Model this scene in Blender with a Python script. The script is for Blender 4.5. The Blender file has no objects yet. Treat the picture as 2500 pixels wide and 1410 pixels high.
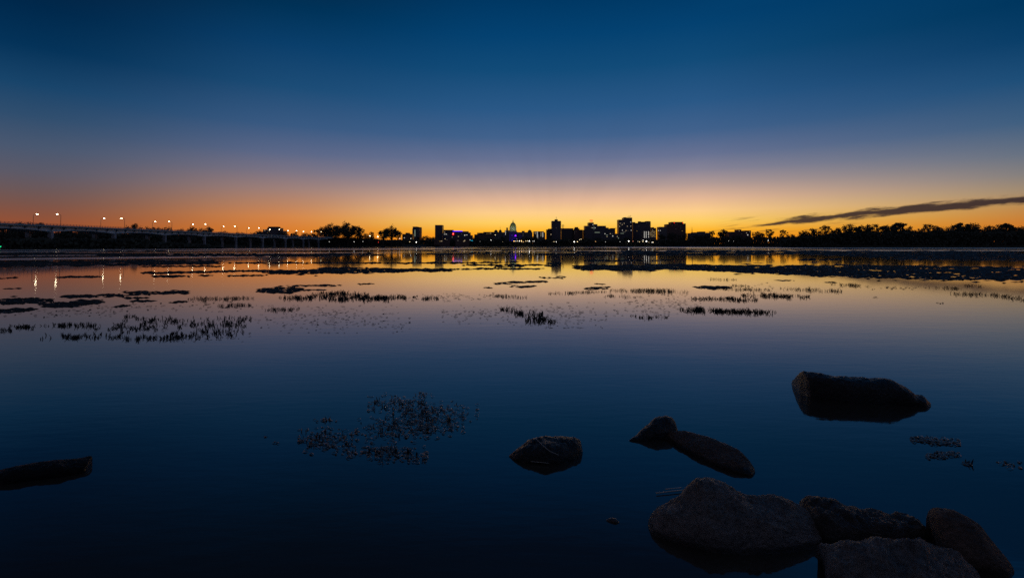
import bpy, math, random
from mathutils import Vector, noise, Matrix
R = math.radians
scene = bpy.context.scene
COL = scene.collection

# ------------------------------------------------------------------ camera
CAM_H = 2.0            # metres above the water
FPX = 1250.0           # focal length in pixels of the 2500 px wide photograph
PITCH = R(1.5)
HORIZON = 600.0
CY = HORIZON - FPX * math.tan(PITCH)
cam_data = bpy.data.cameras.new("camera")
cam_data.sensor_width = 36.0
cam_data.lens = 36.0 * FPX / 2500.0
cam_data.clip_start = 0.05
cam_data.clip_end = 30000.0
cam_data.shift_y = -(705.0 - CY) / 2500.0
cam = bpy.data.objects.new("camera", cam_data)
COL.objects.link(cam)
cam.location = (0, 0, CAM_H)
cam.rotation_euler = (R(90) + PITCH, 0, 0)
scene.camera = cam

# ------------------------------------------------------------------ exposure
scene.view_settings.view_transform = 'Standard'
scene.view_settings.look = 'None'
scene.view_settings.exposure = 0.0
scene.view_settings.gamma = 1.0
scene.cycles.use_denoising = False
scene.cycles.max_bounces = 6
scene.cycles.sample_clamp_indirect = 6.0

# ------------------------------------------------------------------ world: dusk sky
def lin(c):
    out = []
    for v in c[:3]:
        v = v / 255.0
        out.append(v / 12.92 if v <= 0.04045 else ((v + 0.055) / 1.055) ** 2.4)
    return tuple(out) + (1.0,)

world = bpy.data.worlds.new("World")
scene.world = world
world.use_nodes = True
nt = world.node_tree
nt.nodes.clear()
def N(tree, typ, **kw):
    n = tree.nodes.new(typ)
    for k, v in kw.items():
        setattr(n, k, v)
    return n
def M_(tree, op, a, b=None, c=None, clamp=False):
    n = tree.nodes.new("ShaderNodeMath")
    n.operation = op
    n.use_clamp = clamp
    for i, v in enumerate((a, b, c)):
        if v is None:
            continue
        if isinstance(v, (int, float)):
            n.inputs[i].default_value = v
        else:
            tree.links.new(v, n.inputs[i])
    return n.outputs[0]
def smooth(tree, val, a, b, lo=0.0, hi=1.0, kind='SMOOTHSTEP'):
    n = tree.nodes.new("ShaderNodeMapRange")
    n.interpolation_type = kind
    n.inputs['From Min'].default_value = a
    n.inputs['From Max'].default_value = b
    n.inputs['To Min'].default_value = lo
    n.inputs['To Max'].default_value = hi
    tree.links.new(val, n.inputs['Value'])
    return n.outputs['Result']
def mixc(tree, fac, a, b):
    n = tree.nodes.new("ShaderNodeMix")
    n.data_type = 'RGBA'
    for sock, v in ((n.inputs[0], fac), (n.inputs[6], a), (n.inputs[7], b)):
        if isinstance(v, (int, float)):
            sock.default_value = v
        elif isinstance(v, tuple):
            sock.default_value = v
        else:
            tree.links.new(v, sock)
    return n.outputs[2]
def ramp(tree, val, stops):
    n = tree.nodes.new("ShaderNodeValToRGB")
    e = n.color_ramp.elements
    while len(e) > 1:
        e.remove(e[-1])
    e[0].position = stops[0][0]
    e[0].color = stops[0][1]
    for p, c in stops[1:]:
        k = e.new(p)
        k.color = c
    tree.links.new(val, n.inputs[0])
    return n.outputs[0]

tc = N(nt, "ShaderNodeTexCoord")
sp = N(nt, "ShaderNodeSeparateXYZ")
nt.links.new(tc.outputs['Generated'], sp.inputs[0])
az = M_(nt, 'MULTIPLY', M_(nt, 'ARCTAN2', sp.outputs[0], sp.outputs[1]), 180 / math.pi)
el = M_(nt, 'MULTIPLY', M_(nt, 'ARCSINE', sp.outputs[2]), 180 / math.pi)
elf = M_(nt, 'DIVIDE', el, 60.0, clamp=True)
def sky_ramp(rows):
    return ramp(nt, elf, [(d / 60.0, lin(c)) for d, c in rows])
SKY_C = sky_ramp([(0.0, (244, 140, 12)), (1.0, (255, 160, 22)), (1.7, (255, 184, 46)), (2.6, (255, 207, 98)),
                  (3.7, (254, 206, 138)), (5.0, (229, 184, 150)), (6.5, (180, 156, 150)), (8.0, (136, 132, 150)),
                  (9.6, (104, 114, 146)), (12.0, (66, 98, 140)), (15.0, (42, 88, 134)), (19.0, (18, 75, 120)),
                  (22.5, (4, 65, 112)), (25.7, (0, 56, 100)), (30.0, (8, 36, 66)), (36.0, (14, 28, 46)), (60.0, (62, 62, 74))])
SKY_ML = sky_ramp([(0.0, (214, 118, 40)), (1.8, (217, 126, 50)), (3.0, (212, 134, 74)), (4.4, (186, 132, 100)),
                   (5.8, (160, 128, 120)), (7.6, (124, 116, 132)), (9.5, (92, 104, 136)), (12.2, (58, 90, 130)),
                   (16.0, (28, 76, 118)), (20.0, (10, 62, 106)), (23.5, (0, 49, 86)), (28.0, (8, 32, 56)), (34.0, (12, 22, 36)), (60.0, (62, 62, 74))])
SKY_L = sky_ramp([(0.0, (150, 76, 42)), (1.7, (150, 80, 50)), (2.6, (136, 82, 62)), (3.6, (120, 85, 76)),
                  (4.7, (106, 88, 90)), (6.0, (92, 90, 104)), (8.0, (74, 88, 112)), (10.5, (48, 78, 110)),
                  (13.0, (24, 68, 106)), (16.0, (4, 50, 88)), (19.0, (0, 40, 75)), (25.0, (8, 24, 44)), (33.0, (14, 20, 30)), (60.0, (62, 62, 74))])
SKY_R = sky_ramp([(0.0, (204, 112, 32)), (1.7, (204, 122, 44)), (2.4, (198, 132, 62)), (3.3, (186, 142, 86)),
                  (4.3, (164, 140, 112)), (5.6, (134, 128, 126)), (7.2, (104, 114, 130)), (9.7, (64, 95, 128)),
                  (13.0, (30, 78, 120)), (16.0, (10, 62, 104)), (18.8, (0, 54, 94)), (23.0, (0, 54, 96)), (26.5, (6, 84, 140)), (36.0, (6, 76, 128)), (60.0, (62, 62, 74))])
SKY_B = sky_ramp([(0.0, (92, 88, 104)), (8.0, (88, 86, 106)), (20.0, (52, 72, 104)), (60.0, (62, 62, 74))])
c = mixc(nt, smooth(nt, az, -44, -22), SKY_L, SKY_ML)
c = mixc(nt, smooth(nt, az, -26, 0, kind='SMOOTHSTEP'), c, SKY_C)
c = mixc(nt, smooth(nt, az, 20, 45, kind='LINEAR'), c, SKY_R)
c = mixc(nt, smooth(nt, M_(nt, 'ABSOLUTE', az), 55, 120), c, SKY_B)
# faint crepuscular rays fanning up from the sun below the horizon
phi = M_(nt, 'ARCTAN2', M_(nt, 'SUBTRACT', az, 4.5), M_(nt, 'ADD', el, 2.5))
rc = N(nt, "ShaderNodeCombineXYZ"); nt.links.new(M_(nt, 'MULTIPLY', phi, 5.0), rc.inputs[0]); rc.inputs[1].default_value = 4.2
rn = N(nt, "ShaderNodeTexNoise"); rn.inputs['Scale'].default_value = 1.0; rn.inputs['Detail'].default_value = 2.0
nt.links.new(rc.outputs[0], rn.inputs['Vector'])
rw = M_(nt, 'MULTIPLY', M_(nt, 'MULTIPLY', smooth(nt, el, 2.5, 5.5), smooth(nt, el, 17, 8)), M_(nt, 'MULTIPLY', smooth(nt, az, -22, -8), smooth(nt, az, 30, 16)))
ray_c = N(nt, "ShaderNodeVectorMath"); ray_c.operation = 'SCALE'
nt.links.new(c, ray_c.inputs[0])
nt.links.new(M_(nt, 'ADD', 1.0, M_(nt, 'MULTIPLY', rw, M_(nt, 'MULTIPLY', M_(nt, 'SUBTRACT', rn.outputs[0], 0.5), 0.13))), ray_c.inputs['Scale'])
c = ray_c.outputs[0]
# thin dark stratus low over the right-hand horizon
cx = M_(nt, 'SUBTRACT', az, 26.7)
el_c = M_(nt, 'ADD', M_(nt, 'MULTIPLY', cx, 0.112), M_(nt, 'MULTIPLY', M_(nt, 'MULTIPLY', cx, cx), -0.0020))
dv = M_(nt, 'SUBTRACT', el, M_(nt, 'ADD', el_c, 2.22))
def cloud_noise(sx, sy, seed, detail=5.0):
    cv = N(nt, "ShaderNodeCombineXYZ")
    nt.links.new(M_(nt, 'MULTIPLY', az, sx), cv.inputs[0])
    nt.links.new(M_(nt, 'MULTIPLY', dv, sy), cv.inputs[1])
    cv.inputs[2].default_value = seed
    n = N(nt, "ShaderNodeTexNoise")
    n.inputs['Scale'].default_value = 1.0
    n.inputs['Detail'].default_value = detail
    n.inputs['Roughness'].default_value = 0.6
    nt.links.new(cv.outputs[0], n.inputs['Vector'])
    return M_(nt, 'SUBTRACT', n.outputs[0], 0.5)
n1 = cloud_noise(0.55, 2.0, 3.7)
n2 = cloud_noise(0.32, 3.2, 9.1)
half = smooth(nt, az, 25.0, 30.0, 0.04, 0.40)
dens = M_(nt, 'SUBTRACT', half, M_(nt, 'ABSOLUTE', M_(nt, 'ADD', dv, M_(nt, 'MULTIPLY', n1, 0.75))))
dens = M_(nt, 'ADD', dens, M_(nt, 'MULTIPLY', n2, 0.75))
main = smooth(nt, dens, -0.10, 0.26)
# loose wisps left of the main streak
wz = M_(nt, 'MULTIPLY', smooth(nt, az, 21.5, 25.5), smooth(nt, az, 36, 31))
we = M_(nt, 'MULTIPLY', smooth(nt, el, 1.2, 1.7), smooth(nt, el, 3.3, 2.4))
n3 = cloud_noise(0.28, 4.5, 21.3)
wisp = M_(nt, 'MULTIPLY', M_(nt, 'MULTIPLY', wz, we), smooth(nt, n3, -0.02, 0.14))
cl = M_(nt, 'MAXIMUM', M_(nt, 'MULTIPLY', main, 0.95), M_(nt, 'MULTIPLY', wisp, 0.7))
c = mixc(nt, cl, c, lin((52, 39, 43)))
bg = N(nt, "ShaderNodeBackground")
bg.inputs['Strength'].default_value = 1.0
out = N(nt, "ShaderNodeOutputWorld")
nt.links.new(c, bg.inputs['Color'])
nt.links.new(bg.outputs[0], out.inputs[0])

# ------------------------------------------------------------------ helpers
def ray(px, py):
    u = (px - 1250.0) / FPX
    v = (CY - py) / FPX
    return Vector((u, math.cos(PITCH) - v * math.sin(PITCH), math.sin(PITCH) + v * math.cos(PITCH)))
def ground(px, py, z=0.0):
    d = ray(px, py)
    s = (z - CAM_H) / d.z
    return Vector((0, 0, CAM_H)) + d * s
def atY(px, py, Y):
    d = ray(px, py)
    return Vector((0, 0, CAM_H)) + d * (Y / d.y)
def proj_y(p):
    """picture row of a world point"""
    q = p - Vector((0, 0, CAM_H))
    f = q.y * math.cos(PITCH) + q.z * math.sin(PITCH)
    v = -q.y * math.sin(PITCH) + q.z * math.cos(PITCH)
    return CY - v / f * FPX

class MB:
    def __init__(self):
        self.v, self.f = [], []
    def add(self, vs, fs):
        o = len(self.v)
        self.v += [tuple(p) for p in vs]
        self.f += [tuple(i + o for i in q) for q in fs]
    def box(self, x0, x1, y0, y1, z0, z1):
        self.add([(x0, y0, z0), (x1, y0, z0), (x1, y1, z0), (x0, y1, z0), (x0, y0, z1), (x1, y0, z1), (x1, y1, z1), (x0, y1, z1)],
                 [(0, 3, 2, 1), (4, 5, 6, 7), (0, 1, 5, 4), (1, 2, 6, 5), (2, 3, 7, 6), (3, 0, 4, 7)])
    def prism(self, poly, z0, z1):
        n = len(poly)
        self.add([(x, y, z0) for x, y in poly] + [(x, y, z1) for x, y in poly],
                 [tuple(range(n - 1, -1, -1)), tuple(range(n, 2 * n))] + [(i, (i + 1) % n, n + (i + 1) % n, n + i) for i in range(n)])
    def lathe(self, prof, n=24, cx=0, cy=0):
        vs, fs = [], []
        for r, z in prof:
            for k in range(n):
                a = 2 * math.pi * k / n
                vs.append((cx + r * math.cos(a), cy + r * math.sin(a), z))
        for i in range(len(prof) - 1):
            for k in range(n):
                a, b = i * n + k, i * n + (k + 1) % n
                fs.append((a, b, b + n, a + n))
        fs.append(tuple(range(n - 1, -1, -1)))
        fs.append(tuple((len(prof) - 1) * n + k for k in range(n)))
        self.add(vs, fs)
    def tube(self, pts, rads, n=6):
        pts = [Vector(p) for p in pts]
        vs, fs = [], []
        for i, p in enumerate(pts):
            t = (pts[min(i + 1, len(pts) - 1)] - pts[max(i - 1, 0)]).normalized()
            a = t.orthogonal().normalized() if i == 0 else (a - t * a.dot(t)).normalized()
            b = t.cross(a)
            for k in range(n):
                w = 2 * math.pi * k / n
                vs.append(p + (a * math.cos(w) + b * math.sin(w)) * rads[i])
        for i in range(len(pts) - 1):
            for k in range(n):
                q, r_ = i * n + k, i * n + (k + 1) % n
                fs.append((q, r_, r_ + n, q + n))
        fs.append(tuple(range(n - 1, -1, -1)))
        fs.append(tuple((len(pts) - 1) * n + k for k in range(n)))
        self.add(vs, fs)
    def mesh(self, name, mat, smooth_=False):
        me = bpy.data.meshes.new(name)
        me.from_pydata(self.v, [], self.f)
        me.materials.append(mat)
        if smooth_:
            me.polygons.foreach_set('use_smooth', [True] * len(me.polygons))
        me.update()
        return me
    def build(self, name, mat, parent=None, smooth_=False):
        return link(name, self.mesh(name, mat, smooth_), parent)
def link(name, data, parent=None, loc=None):
    o = bpy.data.objects.new(name, data)
    COL.objects.link(o)
    if parent is not None:
        o.parent = parent
    if loc is not None:
        o.location = loc
    return o
def tag(o, label=None, cat=None, group=None, kind=None):
    if label: o['label'] = label
    if cat: o['category'] = cat
    if group: o['group'] = group
    if kind: o['kind'] = kind
    return o
def thing(name, label, cat, loc=(0, 0, 0), group=None):
    return tag(link(name, None, None, loc), label, cat, group)
ORD = ("first second third fourth fifth sixth seventh eighth ninth tenth eleventh twelfth thirteenth fourteenth fifteenth sixteenth "
       "seventeenth eighteenth nineteenth twentieth").split()
def ordn(i):
    if i < 20:
        return ORD[i]
    tens = {2: 'twenty', 3: 'thirty', 4: 'forty'}[(i + 1) // 10]
    return tens + '-' + ORD[(i + 1) % 10 - 1] if (i + 1) % 10 else tens.replace('ty', 'tieth')

# ------------------------------------------------------------------ materials
def mat(name, base, rough=0.8, spec=0.3, metal=0.0, noise_scale=None, noise_amt=0.4, bump=0.0, bump_dist=0.02):
    m = bpy.data.materials.new(name)
    m.use_nodes = True
    t = m.node_tree
    b = t.nodes['Principled BSDF']
    b.inputs['Base Color'].default_value = tuple(base) + (1,)
    b.inputs['Roughness'].default_value = rough
    b.inputs['Specular IOR Level'].default_value = spec
    b.inputs['Metallic'].default_value = metal
    if noise_scale:
        co = N(t, "ShaderNodeTexCoord")
        n = N(t, "ShaderNodeTexNoise")
        n.inputs['Scale'].default_value = noise_scale
        n.inputs['Detail'].default_value = 8
        n.inputs['Roughness'].default_value = 0.65
        t.links.new(co.outputs['Object'], n.inputs['Vector'])
        f = smooth(t, n.outputs[0], 0.3, 0.7)
        lo = tuple(v * (1 - noise_amt) for v in base) + (1,)
        hi = tuple(min(1, v * (1 + noise_amt)) for v in base) + (1,)
        t.links.new(mixc(t, f, lo, hi), b.inputs['Base Color'])
        if bump:
            bp = N(t, "ShaderNodeBump")
            bp.inputs['Strength'].default_value = bump
            bp.inputs['Distance'].default_value = bump_dist
            t.links.new(n.outputs[0], bp.inputs['Height'])
            t.links.new(bp.outputs[0], b.inputs['Normal'])
    return m
def glow(name, srgb, strength):
    m = bpy.data.materials.new(name)
    m.use_nodes = True
    b = m.node_tree.nodes['Principled BSDF']
    b.inputs['Base Color'].default_value = (0.02, 0.02, 0.02, 1)
    b.inputs['Emission Color'].default_value = lin(srgb)
    b.inputs['Emission Strength'].default_value = strength
    return m
LEAF = mat('dark foliage', (0.075, 0.08, 0.06), 0.85, 0.1)
BARK = mat('bark', (0.07, 0.055, 0.045), 0.9, 0.1)
LAND = mat('bank soil and grass', (0.05, 0.05, 0.035), 0.95, 0.05, noise_scale=0.05)
STEEL = mat('painted bridge steel', (0.13, 0.20, 0.22), 0.5, 0.4)
GIRD = mat('pale girder web', (0.60, 0.68, 0.70), 0.6, 0.3, noise_scale=0.3, noise_amt=0.25)
CONC = mat('pier concrete', (0.27, 0.27, 0.28), 0.8, 0.2, noise_scale=0.25, noise_amt=0.25)
POLE = mat('lamp pole metal', (0.10, 0.08, 0.07), 0.5, 0.4)
LAMPW = glow('white lamp glow', (255, 236, 195), 22.0)
def facade(name, base, glass, sx, sz, fill=0.55):
    """wall with a regular grid of unlit windows"""
    m = bpy.data.materials.new(name)
    m.use_nodes = True
    t = m.node_tree
    b = t.nodes['Principled BSDF']
    co = N(t, "ShaderNodeTexCoord")
    s = N(t, "ShaderNodeSeparateXYZ")
    t.links.new(co.outputs['Object'], s.inputs[0])
    h = M_(t, 'ADD', s.outputs[0], M_(t, 'MULTIPLY', s.outputs[1], 1.0))
    fx = M_(t, 'LESS_THAN', M_(t, 'FRACT', M_(t, 'DIVIDE', h, sx)), fill + 0.1)
    fz = M_(t, 'LESS_THAN', M_(t, 'FRACT', M_(t, 'DIVIDE', s.outputs[2], sz)), fill)
    g = M_(t, 'MULTIPLY', fx, fz)
    n = N(t, "ShaderNodeTexNoise")
    n.inputs['Scale'].default_value = 0.08
    t.links.new(co.outputs['Object'], n.inputs['Vector'])
    wall = mixc(t, n.outputs[0], tuple(v * 0.7 for v in base) + (1,), tuple(v * 1.3 for v in base) + (1,))
    t.links.new(mixc(t, g, wall, tuple(glass) + (1,)), b.inputs['Base Color'])
    t.links.new(M_(t, 'SUBTRACT', 0.85, M_(t, 'MULTIPLY', g, 0.65)), b.inputs['Roughness'])
    b.inputs['Specular IOR Level'].default_value = 0.3
    return m
F_DARK = facade('dark office wall', (0.12, 0.105, 0.125), (0.02, 0.02, 0.025), 3.4, 3.6)
F_GREY = facade('grey masonry wall', (0.16, 0.14, 0.14), (0.03, 0.03, 0.035), 3.8, 3.6, 0.45)
F_BROWN = facade('brown brick wall', (0.15, 0.085, 0.065), (0.03, 0.025, 0.03), 3.2, 3.4, 0.45)
F_RIB = facade('ribbed concrete wall', (0.16, 0.15, 0.16), (0.03, 0.03, 0.035), 4.5, 60.0, 0.9)
ROOF = mat('flat roof felt', (0.05, 0.045, 0.045), 0.9, 0.1)
STONE = mat('dome stone', (0.38, 0.40, 0.34), 0.7, 0.2, noise_scale=0.15, noise_amt=0.2)
DOME = mat('green glazed dome tile', (0.19, 0.23, 0.11), 0.5, 0.3, noise_scale=0.3, noise_amt=0.3)
G_WARM = glow('warm window glow', (255, 226, 180), 0.5)
G_WHITE = glow('white window glow', (255, 250, 240), 0.75)
G_DIM = glow('dim window glow', (210, 200, 190), 0.09)
G_YEL = glow('amber window glow', (235, 185, 90), 0.25)
G_GREEN = glow('pale green window glow', (205, 225, 200), 0.28)
G_PURPLE = glow('violet strip glow', (70, 20, 255), 1.6)
G_RED = glow('red sign glow', (255, 20, 10), 2.6)

# ------------------------------------------------------------------ water and land
def water_material():
    m = bpy.data.materials.new('river water')
    m.use_nodes = True
    t = m.node_tree
    b = t.nodes['Principled BSDF']
    b.inputs['Base Color'].default_value = (0.028, 0.025, 0.021, 1)
    b.inputs['IOR'].default_value = 1.85
    b.inputs['Specular IOR Level'].default_value = 0.5
    geo = N(t, "ShaderNodeNewGeometry")
    s = N(t, "ShaderNodeSeparateXYZ")
    t.links.new(geo.outputs['Position'], s.inputs[0])
    X, Y = s.outputs[0], s.outputs[1]
    def nz(sx, sy, seed, detail=3.0, rough=0.5):
        cv = N(t, "ShaderNodeCombineXYZ")
        t.links.new(M_(t, 'MULTIPLY', X, sx), cv.inputs[0])
        t.links.new(M_(t, 'MULTIPLY', Y, sy), cv.inputs[1])
        cv.inputs[2].default_value = seed
        n = N(t, "ShaderNodeTexNoise")
        n.inputs['Scale'].default_value = 1.0
        n.inputs['Detail'].default_value = detail
        n.inputs['Roughness'].default_value = rough
        t.links.new(cv.outputs[0], n.inputs['Vector'])
        return n.outputs[0]
    # wind lanes: long strips across the river where a breeze roughens the surface
    lanes = smooth(t, nz(0.0022, 0.021, 2.0, 2.0), 0.55, 0.63)
    far = smooth(t, Y, 110, 200)
    farshore = M_(t, 'MULTIPLY', smooth(t, Y, 350, 430), smooth(t, X, 60, 300, 0.06, 1.6))
    # slanting breeze lanes on the left half of the river
    yp = M_(t, 'MULTIPLY', M_(t, 'SUBTRACT', Y, X), M_(t, 'ADD', 0.95, M_(t, 'MULTIPLY', nz(0.012, 0.012, 4.0, 2.0), 0.10)))
    band = None
    for a_, b_2 in ((440, 530), (325, 368), (194, 208), (143, 165)):
        w_ = (b_2 - a_) * 0.3
        k_ = M_(t, 'MULTIPLY', smooth(t, yp, a_ - w_ * 0.5, a_ + w_), smooth(t, yp, b_2 + w_ * 0.5, b_2 - w_))
        band = k_ if band is None else M_(t, 'MAXIMUM', band, k_)
    band = M_(t, 'MULTIPLY', band, smooth(t, X, -20, -55, 0.0, 1.25))
    lane = M_(t, 'MAXIMUM', M_(t, 'MAXIMUM', M_(t, 'MULTIPLY', lanes, far), farshore), band)
    rough = M_(t, 'ADD', smooth(t, Y, 25, 110, 0.045, 0.040), M_(t, 'MULTIPLY', lane, 0.18))
    t.links.new(rough, b.inputs['Roughness'])
    near = smooth(t, Y, 40, 6, 0.0, 1.0)
    h = M_(t, 'ADD', M_(t, 'MULTIPLY', nz(3.0, 9.0, 5.0, 3.0), 0.010), M_(t, 'MULTIPLY', nz(0.7, 2.2, 8.0, 2.0), 0.016))
    bp = N(t, "ShaderNodeBump")
    bp.inputs['Strength'].default_value = 1.0
    bp.inputs['Distance'].default_value = 0.075
    t.links.new(M_(t, 'MULTIPLY', h, M_(t, 'ADD', 0.10, near)), bp.inputs['Height'])
    t.links.new(bp.outputs[0], b.inputs['Normal'])
    return m
WATER = water_material()
wm = MB()
wm.add([(-9000, -60, 0), (9000, -60, 0), (9000, 9000, 0), (-9000, 9000, 0)], [(0, 1, 2, 3)])
tag(wm.build('water', WATER), kind='structure')

def bank(name, shore, direction, prof, label=None):
    """land behind a shoreline: rows parallel to it, rising away from the water"""
    pts = []
    for i in range(len(shore) - 1):
        a, b_ = Vector(shore[i]), Vector(shore[i + 1])
        n = max(1, int((b_ - a).length / 25))
        pts += [a.lerp(b_, k / n) for k in range(n)]
    pts.append(Vector(shore[-1]))
    m = MB()
    d = Vector(direction).normalized()
    vs, fs = [], []
    for j, (off, z) in enumerate(prof):
        for i, p in enumerate(pts):
            w = noise.noise(Vector((p.x * 0.02, p.y * 0.02, j * 3.1))) * min(off * 0.3 + 4, 12)
            q = p + d * (off + w)
            zz = z + (noise.noise(Vector((q.x * 0.03, q.y * 0.03, 7.7))) * 0.2 * z if z > 0 else 0)
            vs.append((q.x, q.y, zz))
    n = len(pts)
    for j in range(len(prof) - 1):
        for i in range(n - 1):
            fs.append((j * n + i, j * n + i + 1, (j + 1) * n + i + 1, (j + 1) * n + i))
    m.add(vs, fs)
    return tag(m.build(name, LAND, None, True), kind='structure')
bank('ground', [(-420, 1300), (640, 1300), (1100, 1220), (2400, 1000)], (0, 1), [(0, -1), (6, 1.2), (20, 4), (45, 6.5), (120, 7.5), (700, 9), (7000, 30)])
bank('river_bank', [(-1500, 330), (-640, 500), (-480, 640), (-425, 800), (-405, 960), (-400, 1320)], (-1, 0.45), [(0, -1), (6, 1.5), (20, 4.5), (60, 6), (400, 9), (5000, 25)])
bank('river_bank', [(372, 668), (430, 640), (700, 600), (1300, 560)], (0.15, 1), [(0, -1), (5, 1.2), (16, 3.0), (50, 4), (300, 5), (560, 5)])

bank('river_bank', [(-60, -1.6), (60, -1.6)], (0, -1), [(0, -0.6), (1.0, 0.2), (4, 4.0), (8, 10.0), (14, 15.0), (60, 17.0)])  # unseen bank behind the camera, added and raised to shade the near rocks

# ------------------------------------------------------------------ trees
rnd = random.Random(11)
def leaf_quad(m, p, s, r=rnd):
    n = Vector((r.gauss(0, 1), r.gauss(0, 1), r.gauss(0, 1))).normalized()
    a = n.orthogonal().normalized()
    a.rotate(Matrix.Rotation(r.uniform(0, 6.28), 3, n))
    b_ = n.cross(a)
    w = s * r.uniform(0.6, 1.3)
    l = s * r.uniform(0.6, 1.3)
    m.add([p - a * w * 0.5, p - b_ * l * 0.35 + a * w * 0.1, p + a * w * 0.5, p + b_ * l * 0.5], [(0, 1, 2, 3)])
def tree_protos(seed, kind):
    """trunk and crown of a tree one unit tall"""
    r = random.Random(seed)
    tr, cr = MB(), MB()
    spec = {'round': (0.30, 0.42, 34, 0.30), 'spreading': (0.26, 0.62, 52, 0.22), 'tall': (0.30, 0.28, 34, 0.25),
            'lacy': (0.34, 0.40, 24, 0.20), 'bush': (0.08, 0.55, 34, 0.30)}[kind]
    z0, rad, nclump, cs = spec
    tr.tube([(0, 0, -0.05), (r.uniform(-.01, .01), 0, 0.2), (r.uniform(-.02, .02), 0, 0.45), (r.uniform(-.03, .03), 0, 0.75)], [0.028, 0.022, 0.016, 0.006], 7)
    for i in range(nclump):
        for _ in range(40):
            x, y, z = r.uniform(-1, 1), r.uniform(-1, 1), r.uniform(-1, 1)
            d = math.sqrt(x * x + y * y + z * z)
            if 0.25 < d < 1.0:
                break
        lump = 1.0 + 0.25 * noise.noise(Vector((x * 1.7 + seed, y * 1.7, z * 1.7)))
        hz = (1.0 - z0) / 2
        c0 = Vector((x * rad * 0.8 * lump, y * rad * 0.8 * lump, z0 + hz + z * hz * 0.82 * lump))
        if kind == 'spreading':
            c0.z = z0 + 0.16 + (1 - z0 - 0.2) * (0.5 + 0.5 * z) * (1.0 - 0.35 * (abs(x) ** 1.5))
        st = Vector((0, 0, z0 * r.uniform(0.8, 1.5)))
        mid = st.lerp(c0, 0.5) + Vector((0, 0, 0.03))
        tr.tube([st, mid, c0], [0.011, 0.007, 0.003], 4)
        rr = cs * rad * r.uniform(0.7, 1.15)
        for k in range(54):
            q = Vector((r.gauss(0, 1), r.gauss(0, 1), r.gauss(0, 0.8))).normalized() * rr * r.random() ** 0.45
            leaf_quad(cr, c0 + q, 0.052 if kind != 'lacy' else 0.040, r)
    return tr.mesh('trunk', BARK), cr.mesh('crown', LEAF)
PROTO = {}
for kind, seeds in (('round', (1, 2, 3)), ('spreading', (4, 5)), ('tall', (6, 7)), ('lacy', (8, 9)), ('bush', (10, 12))):
    PROTO[kind] = [tree_protos(s, kind) for s in seeds]
TREE_I = [0]
def tree(px, ytop, Y, kind, label, group, wide=1.0, base=3.0, name='tree'):
    top = atY(px, ytop, Y)
    t = thing(name, label, 'tree', (top.x, Y, base), group)
    h = top.z - base
    TREE_I[0] += 1
    trunk, crown = PROTO[kind][TREE_I[0] % len(PROTO[kind])]
    t.scale = (h * wide, h * wide, h)
    t.rotation_euler = (0, 0, rnd.uniform(0, 6.28))
    link('trunk', trunk, t)
    link('crown', crown, t)
    return t
KW = {'round': 'round-headed', 'spreading': 'broad spreading', 'tall': 'narrow upright', 'lacy': 'thin open-crowned', 'bush': 'low bushy'}
def tree_row(rows, Y, group, where, base=3.0, jitter=30):
    for i, (px, yt, kind, wide) in enumerate(rows):
        tree(px, yt, Y + rnd.uniform(0, jitter), kind, "%s tree, %s from the left %s" % (KW[kind], ordn(i), where), group, wide, base)
# right-hand wooded bank
right_rows = [(1940, 572, 'bush', 1.0), (1962, 561, 'round', 1.0), (1990, 557, 'round', 1.1), (2016, 549, 'lacy', 1.0), (2044, 554, 'round', 0.9), (2068, 547, 'round', 1.0),
              (2094, 549, 'tall', 1.1), (2115, 546, 'round', 0.9), (2137, 544, 'lacy', 1.1), (2158, 548, 'tall', 1.0), (2176, 546, 'round', 0.8), (2196, 540, 'tall', 1.3),
              (2216, 551, 'round', 0.8), (2245, 556, 'round', 0.8), (2270, 544, 'lacy', 1.25), (2290, 550, 'round', 0.7), (2312, 552, 'bush', 0.8), (2332, 546, 'round', 0.9),
              (2352, 540, 'tall', 1.3), (2374, 542, 'round', 0.9), (2396, 549, 'bush', 0.8), (2418, 549, 'round', 0.9), (2438, 546, 'round', 0.8), (2457, 542, 'tall', 1.2),
              (2478, 549, 'round', 0.9), (2500, 550, 'round', 1.0)]
tree_row(right_rows, 660, 'trees along the right-hand bank', 'along the wooded right bank')
# trees seen over and under the bridge
left_rows = [(12, 543, 'bush', 1.0), (40, 542, 'round', 1.0), (62, 540, 'bush', 0.9), (88, 543, 'round', 1.0), (120, 549, 'bush', 1.0), (160, 552, 'round', 1.0), (205, 552, 'bush', 1.0),
             (250, 556, 'round', 1.0), (290, 556, 'bush', 1.0), (323, 545, 'round', 0.75), (352, 551, 'bush', 0.8), (378, 552, 'round', 0.8), (402, 552, 'bush', 0.9), (442, 556, 'bush', 0.8),
             (470, 552, 'round', 0.8), (490, 555, 'bush', 0.9), (510, 552, 'round', 0.9), (545, 562, 'bush', 1.0), (590, 565, 'bush', 1.0), (622, 565, 'bush', 0.9)]
for i, (px, yt, kind, wide) in enumerate(left_rows):
    tree(px, yt, 560 + px * 0.62, kind, "%s tree, %s from the left on the bank behind the bridge" % (KW[kind], ordn(i)), 'trees on the bank behind the bridge', wide, 4.0)
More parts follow.
